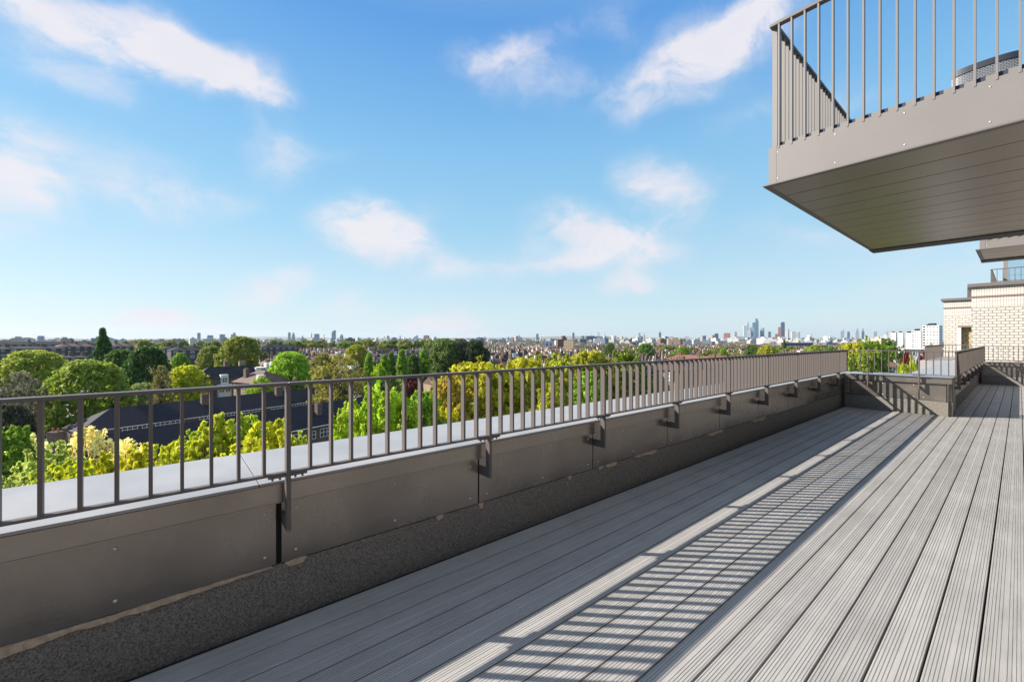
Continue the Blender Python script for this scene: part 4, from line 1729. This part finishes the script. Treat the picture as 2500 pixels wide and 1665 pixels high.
# --- the far city: thousands of small blocks, one mass ----------------
CM = [mat('far_pale_wall', (.50, .49, .47), .8), mat('far_stock_wall', (.36, .29, .22), .8), mat('far_brown_wall', (.20, .14, .11), .8),
      mat('far_slate', (.10, .105, .12), .7), mat('far_blue_glass', (.12, .17, .24), .3), mat('far_cream_wall', (.45, .39, .31), .8)]
g = MB()
for i in range(5200):
    d = 800 * (9000 / 800) ** (rnd.random() ** .8)
    px = rnd.uniform(-80, 2320)
    x, y = P(px, d)
    w, dp = rnd.uniform(8, 22) * (1 + d / 5000), rnd.uniform(8, 16)
    h = rnd.uniform(6, 13) if rnd.random() < .78 else rnd.uniform(13, 27)
    if d > 2500 and px > 900:
        h *= rnd.uniform(1, 2.1)
    f = bframe(x, y, rnd.uniform(-.6, 1.2))
    k = rnd.choice((0, 0, 0, 0, 5, 5, 1, 1, 2, 3, 4, 4))
    g.box(-w / 2, w / 2, -dp / 2, dp / 2, GZ, GZ + h, f, k)
    if h < 14:
        g.prism([(-dp / 2 - .3, GZ + h + .01), (dp / 2 + .3, GZ + h + .01), (0, GZ + h + 3)], -w / 2, w / 2, lambda p, q, hh: f(hh, p, q), 3 if rnd.random() < .8 else 2)
    else:
        g.box(-w / 5, w / 6, -dp / 5, dp / 5, GZ + h + .01, GZ + h + 3, f, k)
o = g.build('distant_city', CM, recalc=False)
o['kind'] = 'stuff'


# --- named towers ------------------------------------------------------
def facade(name, wall, glass, bw, bh, m=.25):
    b = brick_mat(name, glass, tuple(c * 1.5 for c in glass), wall, bw, bh, m, 0.0, rough=.45)
    return b


TM = {
    'glass': facade('blue_glass_facade', (.24, .33, .40), (.07, .14, .21), 7, 11, .9),
    'navy': facade('dark_glass_facade', (.085, .12, .20), (.03, .05, .10), 6, 9, 1.0),
    'white': facade('white_tower_facade', (.58, .61, .64), (.14, .19, .25), 9, 10, 2.6),
    'beige': facade('beige_tower_facade', (.62, .57, .50), (.30, .28, .27), 7, 6, 2.0),
    'red': facade('red_brick_tower_facade', (.33, .13, .10), (.11, .06, .06), 7, 6, 2.2),
    'brown': facade('brown_brick_block_facade', (.20, .11, .075), (.045, .035, .035), 4.2, 3.3, 1.2),
    'tan': facade('tan_block_facade', (.46, .36, .22), (.09, .075, .06), 4.2, 3.3, 1.25),
    'grey': facade('grey_blue_facade', (.27, .33, .41), (.11, .15, .21), 8, 8, 1.6),
    'pale': facade('pale_concrete_facade', (.70, .69, .66), (.26, .27, .30), 8, 6, 2.3),
}
TWG = 'towers of the distant skyline'


def tower(label, x0, x1, top, d, m, shape='box', name='tower_block', depth=None, yaw=None, parts=()):
    px = (x0 + x1) / 2
    x, y = P(px, d)
    W = (x1 - x0) * d / FPX / math.sqrt(1 + ((px - CX) / FPX) ** 2)
    zt = Z(top, d)
    ray = math.atan2(RY, RX) - math.atan((px - CX) / FPX)
    ang = ray + (rnd.uniform(-.3, .3) if yaw is None else yaw)
    # width seen from the camera is W: a rotated box shows W = w (cos + k sin)
    k = (depth or .7)
    w = W / (abs(math.cos(ang - ray)) + k * abs(math.sin(ang - ray)))
    dp = w * k
    t = thing(name, (x, y, GZ), label, 'tower' if name != 'chimney_stack' else 'chimney', TWG)
    f = bframe(x, y, ang)
    h = zt - GZ
    g = MB()
    if shape == 'box':
        g.box(-w / 2, w / 2, -dp / 2, dp / 2, GZ, zt - h * .03, f)
        g.build('shaft', TM[m], t)
        g = MB()
        g.box(-w * .36, w * .36, -dp * .36, dp * .36, zt - h * .03 + .01, zt, f)
        g.build('roof_plant', TM['grey'], t)
    elif shape == 'step':
        g.box(-w * .5, w * .02, -dp / 2, dp / 2, GZ, zt - h * .17, f)
        g.box(w * .021, w * .36, -dp / 2, dp / 2, GZ, zt, f)
        g.box(w * .361, w * .5, -dp / 2, dp / 2, GZ, zt - h * .10, f)
        g.build('shaft', TM[m], t)
    elif shape == 'slope':
        g.prism([(-w / 2, GZ), (w / 2, GZ), (w / 2, zt), (-w * .1, zt - h * .04), (-w / 2, zt - h * .22)], -dp / 2, dp / 2, lambda p, q, hh: f(p, hh, q))
        g.build('shaft', TM[m], t)
    elif shape == 'point':
        g.prism([(-w / 2, GZ), (w / 2, GZ), (w * .42, zt - h * .35), (w * .1, zt), (-w * .05, zt), (-w * .4, zt - h * .3)], -dp / 2, dp / 2, lambda p, q, hh: f(p, hh, q))
        g.build('shaft', TM[m], t)
    elif shape == 'spire':
        g.box(-w / 2, w / 2, -w / 2, w / 2, GZ, zt - h * .4, f)
        g.build('shaft', TM[m], t)
        g = MB()
        b = [f(-w / 2, -w / 2, zt - h * .4 + .01), f(w / 2, -w / 2, zt - h * .4 + .01), f(w / 2, w / 2, zt - h * .4 + .01), f(-w / 2, w / 2, zt - h * .4 + .01), f(0, 0, zt)]
        g.add(b, [(3, 2, 1, 0), (0, 1, 4), (1, 2, 4), (2, 3, 4), (3, 0, 4)])
        g.build('spire', TM['grey'], t)
    elif shape == 'mast':
        g.box(-w / 2, w / 2, -dp / 2, dp / 2, GZ, zt - h * .22, f)
        g.build('shaft', TM[m], t)
        g = MB()
        g.tube([f(w * .2, 0, zt - h * .22 + .01), f(w * .2, 0, zt)], [w * .09, w * .03], 6)
        g.build('mast', TM['grey'], t)
    elif shape == 'round':
        g.tube([f(0, 0, GZ), f(0, 0, zt)], [W / 2, W / 2], 14)
        g.build('shaft', TM[m], t)
    elif shape == 'stack':
        g.tube([f(0, 0, GZ), f(0, 0, zt)], [W / 2, W * .36], 10)
        g.build('shaft', TM[m], t)
    return t


TOWERS = [
    # glass cluster right of the middle
    ('stepped pale glass tower at the left of the glass tower cluster', 1814, 1829.5, 787, 3900, 'white', 'step'),
    ('tallest blue glass tower of the skyline cluster', 1836, 1852, 778, 4100, 'glass', 'step'),
    ('short dark topped tower in front of the tallest glass tower', 1831, 1842, 799, 3700, 'grey', 'box'),
    ('lower pale tower joining the stepped and the tallest glass tower', 1825, 1833, 806, 3700, 'white', 'box'),
    ('blue glass tower with slanted pale top right of the tallest tower', 1855.5, 1866, 800.5, 3900, 'glass', 'slope'),
    ('slim navy tower standing alone between the two glass groups', 1875.5, 1882.5, 809, 3800, 'navy', 'box'),
    ('red and white striped tower left of the dark glass tower', 1899.5, 1906.5, 798, 4200, 'red', 'box'),
    ('tall dark glass tower with open frame top in the right glass group', 1906, 1916, 786, 4000, 'navy', 'box'),
    ('dark red lower tower at the foot of the dark glass tower', 1892, 1904, 815, 3600, 'red', 'box'),
    ('pale slim tower right of the tall dark glass tower', 1915.5, 1924, 806, 4300, 'pale', 'slope'),
    ('thin dark needle tower right of the pale slim tower', 1924.2, 1926.2, 803, 4300, 'navy', 'box'),
    ('beige slab tower right of the glass groups', 1931, 1944, 810, 3300, 'beige', 'box'),
    ('grey blue framed tower beside the beige slab', 1945, 1953, 810, 3600, 'grey', 'slope'),
    ('short beige tower in front of the low city between the groups', 1970, 1982, 817, 2600, 'beige', 'box'),
    ('white twin slab tower, left of the pair', 2009, 2022, 819, 1900, 'pale', 'box'),
    ('white twin slab tower, right of the pair', 2025, 2035, 820, 1900, 'pale', 'box'),
    ('blue grey tower pair of the far right skyline', 2052, 2061, 804, 6500, 'grey', 'step'),
    ('small blue tower with rounded top in the far right skyline', 2068, 2075, 809, 6500, 'grey', 'box'),
    ('pointed blue tower of the far right skyline', 2088, 2098, 801, 6800, 'grey', 'point'),
    ('second pointed blue tower right of the first', 2103, 2111, 801, 6800, 'glass', 'point'),
    ('broad grey tower behind the white slab towers', 2133, 2141, 809, 6300, 'grey', 'box'),
    ('grey tower behind the beige slabs at the far right', 2161, 2168, 809, 6300, 'grey', 'slope'),
    ('white tower right of the pointed blue towers', 2110, 2121, 820, 1700, 'pale', 'box'),
    ('white ribbed twin tower, wider one', 2150, 2167, 817, 1500, 'pale', 'step'),
    ('red brown brick tower left of the white blocks', 1767, 1782.5, 813, 2900, 'red', 'box'),
    ('slim orange brown tower above the white blocks', 1794, 1799, 810, 3300, 'red', 'box'),
    ('dark slim tower left of the red brown tower', 1745, 1754, 814, 3000, 'navy', 'box'),
    ('brown tower touching the dark slim tower', 1739, 1746, 818, 2900, 'red', 'box'),
    ('dark grey tower with crane like top at the left of the right skyline', 1716, 1724, 815, 3100, 'navy', 'mast'),
    ('white apartment block below the stepped glass tower', 1793, 1816, 821, 2300, 'white', 'box'),
    ('lower white apartment block left of the other white block', 1775, 1793, 825, 2200, 'white', 'box'),
    ('pink and cream building at the foot of the glass towers', 1848, 1876, 829.5, 1900, 'beige', 'step'),
    # middle
    ('brown brick stepped apartment block in the middle distance', 1358, 1384, 820, 620, 'brown', 'step'),
    ('tan faced apartment block right of the brown one', 1376, 1405, 830, 560, 'tan', 'box'),
    ('tan and dark apartment block nearest of the brown group', 1398, 1432, 836, 520, 'tan', 'step'),
    ('dark office block behind the brown apartment group', 1416, 1432, 827, 700, 'navy', 'box'),
    ('white office building left of the brown apartment block', 1329, 1352, 832, 700, 'white', 'box'),
    ('small dark blue tower above the brown apartment block', 1397.5, 1402.5, 812, 4600, 'navy', 'box'),
    ('navy power station hall beside the white chimneys', 1429, 1453, 820, 3000, 'navy', 'box'),
    ('grey glazed hall between the white chimneys', 1453, 1472, 821, 3000, 'grey', 'box'),
    ('white cylindrical tower right of the chimneys', 1472, 1482, 820, 2700, 'pale', 'round'),
    ('second white cylindrical tower standing alone', 1493, 1505, 820, 2600, 'pale', 'round'),
    ('grey tower between power station and spire', 1559, 1563.5, 812, 4000, 'grey', 'box'),
    ('thin church spire among pale buildings', 1571, 1575, 813, 2600, 'beige', 'spire'),
    ('blue glass tower with a mast right of the spire', 1608, 1614, 805, 4600, 'glass', 'mast'),
    # left
    ('grey tower at the left edge of the skyline', 91, 109, 820, 1900, 'grey', 'box'),
    ('low grey block left of the grey tower', 42, 54, 822, 2000, 'grey', 'box'),
    ('low white block at the left edge skyline', 28, 42, 828.0, 1500, 'white', 'box'),
    ('grey slab behind the low blocks at the left edge', 56, 76, 824, 2300, 'grey', 'box'),
    ('small dark topped tower above the left tree belt', 481.5, 490, 812.5, 3000, 'grey', 'box'),
    ('broad low blue tower above the left tree belt', 505, 521, 818.5, 3000, 'glass', 'box'),
    ('blue tower left of the olive tree', 536, 550, 816, 2900, 'grey', 'box'),
    ('taller blue tower just left of the olive tree', 564, 576, 812, 2900, 'grey', 'step'),
    ('slim blue grey tower, left of the pair right of the olive tree', 703, 710, 811.5, 4200, 'grey', 'box'),
    ('domed blue grey tower, right of the pair', 712, 721, 812, 4200, 'glass', 'point'),
    ('small blue tower with pointed top right of the pair', 736, 741.5, 818, 4300, 'grey', 'spire'),
    ('far thin spire on the left skyline', 759.5, 762, 809.5, 5200, 'grey', 'spire'),
    ('rounded broad blue block on the left skyline', 766.5, 780, 815, 4200, 'glass', 'box'),
    ('thin dark chimney on the left skyline', 790.3, 792.3, 816, 3000, 'red', 'stack'),
    ('curved tall blue tower with slanted roof on the left skyline', 809.5, 820, 806, 4100, 'glass', 'slope'),
    ('short blue tower right of the curved tall tower', 829, 839, 816, 4100, 'grey', 'point'),
    ('pale block cluster on the skyline left of the dark trees', 1009, 1021, 818, 3400, 'pale', 'step'),
    ('small grey tower on the skyline right of the dark trees', 1265, 1270, 816, 5200, 'grey', 'spire'),
    ('small grey tower further right on the skyline', 1309, 1315, 815, 5200, 'grey', 'box'),
]
for (lab, a, b, top, d, m, sh) in TOWERS:
    tower(lab, a, b, top, d, m, sh)
for px, lab in ((1444, 'white power station chimney, first from the left'), (1458.5, 'white power station chimney, second from the left'),
                (1462.5, 'white power station chimney, third from the left'), (1475, 'white power station chimney, last on the right')):
    tower(lab, px - 1.1, px + 1.1, 809.5, 3050, 'pale', 'stack', name='chimney_stack')


def white_block(label, x0, x1, top, d, nfl, bays, roofs=True, ang=None, m='h_white'):
    """modernist slab: white walls, window rows, dark balcony recesses"""
    px = (x0 + x1) / 2
    x, y = P(px, d)
    W = (x1 - x0) * d / FPX / math.sqrt(1 + ((px - CX) / FPX) ** 2)
    a_ = math.atan2(RY, RX) - math.atan((px - CX) / FPX) + (-.3 if ang is None else ang)
    w = W / (math.cos(.3) + .7 * math.sin(.3))
    dp = w * .7
    zt = Z(top, d)
    f = bframe(x, y, a_)
    t = thing('white_apartment_tower', (x, y, GZ), label, 'apartment block', 'white slab blocks at the right')
    g = MB()
    g.box(-w / 2, w / 2, -dp / 2, dp / 2, GZ, zt, f)
    g.build('wall', M[m], t)
    g = MB()
    g.box(-w * .2, w * .2, -dp * .25, dp * .25, zt + .01, zt + 2.6, f)
    g.box(-w * .32, -w * .24, -dp * .25, 0, zt + .01, zt + 1.6, f)
    g.build('roof_plant', M['slate'], t)
    fh = (zt - GZ) / nfl
    wg = MB()
    wg.box(-w * .055, w * .055, -.12, .05, 0, fh * .32)
    wm_ = wg.build('window', M['h_glass'], data_only=True)
    bg_ = MB()
    bg_.box(-w * .07, w * .07, -.15, .05, 0, fh * .55)
    bm2 = bg_.build('balcony_recess', M['dark'], data_only=True)
    for k in range(nfl):
        z = GZ + fh * (k + .35)
        if Z(900, d) > z + fh:
            continue
        for b in range(bays):
            xx = -w / 2 + w * (b + .5) / bays
            if b == 0:
                inst('balcony_recess', bm2, t, f(xx, -dp / 2, z - fh * .12), a_)
            else:
                inst('window', wm_, t, f(xx, -dp / 2, z), a_)
        inst('window', wm_, t, f(w / 2, 0, z), a_ + math.pi / 2)
        inst('window', wm_, t, f(w / 2, dp * .3, z), a_ + math.pi / 2)
    return t


white_block('big white modernist tower with dark balconies beside the cream brick block', 2252, 2301, 795, 480, 13, 5)
white_block('white slab with window rows joined to the left of the big white tower', 2226, 2254, 808, 520, 11, 4)
white_block('stepped white slab further left of the big white tower', 2209, 2231, 813, 640, 12, 4)
white_block('beige white slab, second from the left in the row', 2191, 2208, 812, 800, 13, 4)
white_block('beige slab, leftmost of the row of slabs', 2173, 2190, 812, 900, 14, 4)

# low grey office slab with dark bands in front of the skyline
x, y = P(1950, 700)
ang = math.atan2(RY, RX) - .2
f = bframe(x, y, ang)
t = thing('office_slab', (x, y, GZ), 'long low grey office building with a tan end below the right skyline', 'office building')
g = MB()
g.box(-22, 22, 0, 14, GZ, Z(837, 700), f)
g.build('wall', TM['navy'], t)
g = MB()
g.box(-27, -22.01, -1, 14, GZ, Z(838.5, 700), f)
g.build('end_wall', M['h_brick2'], t)
g = MB()
g.box(-27, 23, -.6, 14.4, Z(837, 700) + .01, Z(836.2, 700), f)
g.build('roof', CM[0], t)

# --- ground and hills ---------------------------------------------------
gm = mat('city_ground', (.075, .085, .045), .95, c2=(.17, .155, .135), scale=.03, det=8)
g = MB()
g.add([(-16000, -6000, GZ), (14000, -6000, GZ), (14000, 16000, GZ), (-16000, 16000, GZ)], [(0, 1, 2, 3)])
struct(g.build('ground', gm, recalc=False))


def hills():
    g = MB()
    vs, fs = [], []
    n = 120
    ds = (8200, 9400, 10800, 12000)
    for j, d in enumerate(ds):
        for i in range(n + 1):
            px = -120 + 2500 * i / n
            u = px
            h = 26 + 16 * math.sin(i * .21) + 9 * math.sin(i * .53 + 1) + 60 * math.exp(-((px - 1480) / 190) ** 2) + 28 * math.exp(-((px - 700) / 260) ** 2)
            k = (0, .75, 1, 0)[j]
            x, y = P(px, d)
            vs.append((x, y, GZ - 1 + (h + 24) * k))
    for j in range(len(ds) - 1):
        for i in range(n):
            a = j * (n + 1) + i
            fs.append((a, a + 1, a + n + 2, a + n + 1))
    g.add(vs, fs)
    o = g.build('hills', mat('far_hill_town', (.10, .11, .07), .95, c2=(.30, .28, .25), scale=.012, det=9), recalc=False, smooth=True)
    struct(o)


hills()

# --- the air: one box of thin haze round everything ---------------------
HAZE = 3.6e-5
hm = bpy.data.materials.new('haze_air')
hm.use_nodes = True
nt = hm.node_tree
nt.nodes.clear()
ho = nt.nodes.new('ShaderNodeOutputMaterial')
pv = nt.nodes.new('ShaderNodeVolumePrincipled')
pv.inputs['Color'].default_value = (.80, .90, 1.0, 1)
pv.inputs['Density'].default_value = HAZE
pv.inputs['Anisotropy'].default_value = .2
nt.links.new(pv.outputs[0], ho.inputs['Volume'])
g = MB()
g.box(-17000, 15000, -7000, 17000, GZ - 2, 260)
o = g.build('haze', hm)
o['kind'] = 'stuff'
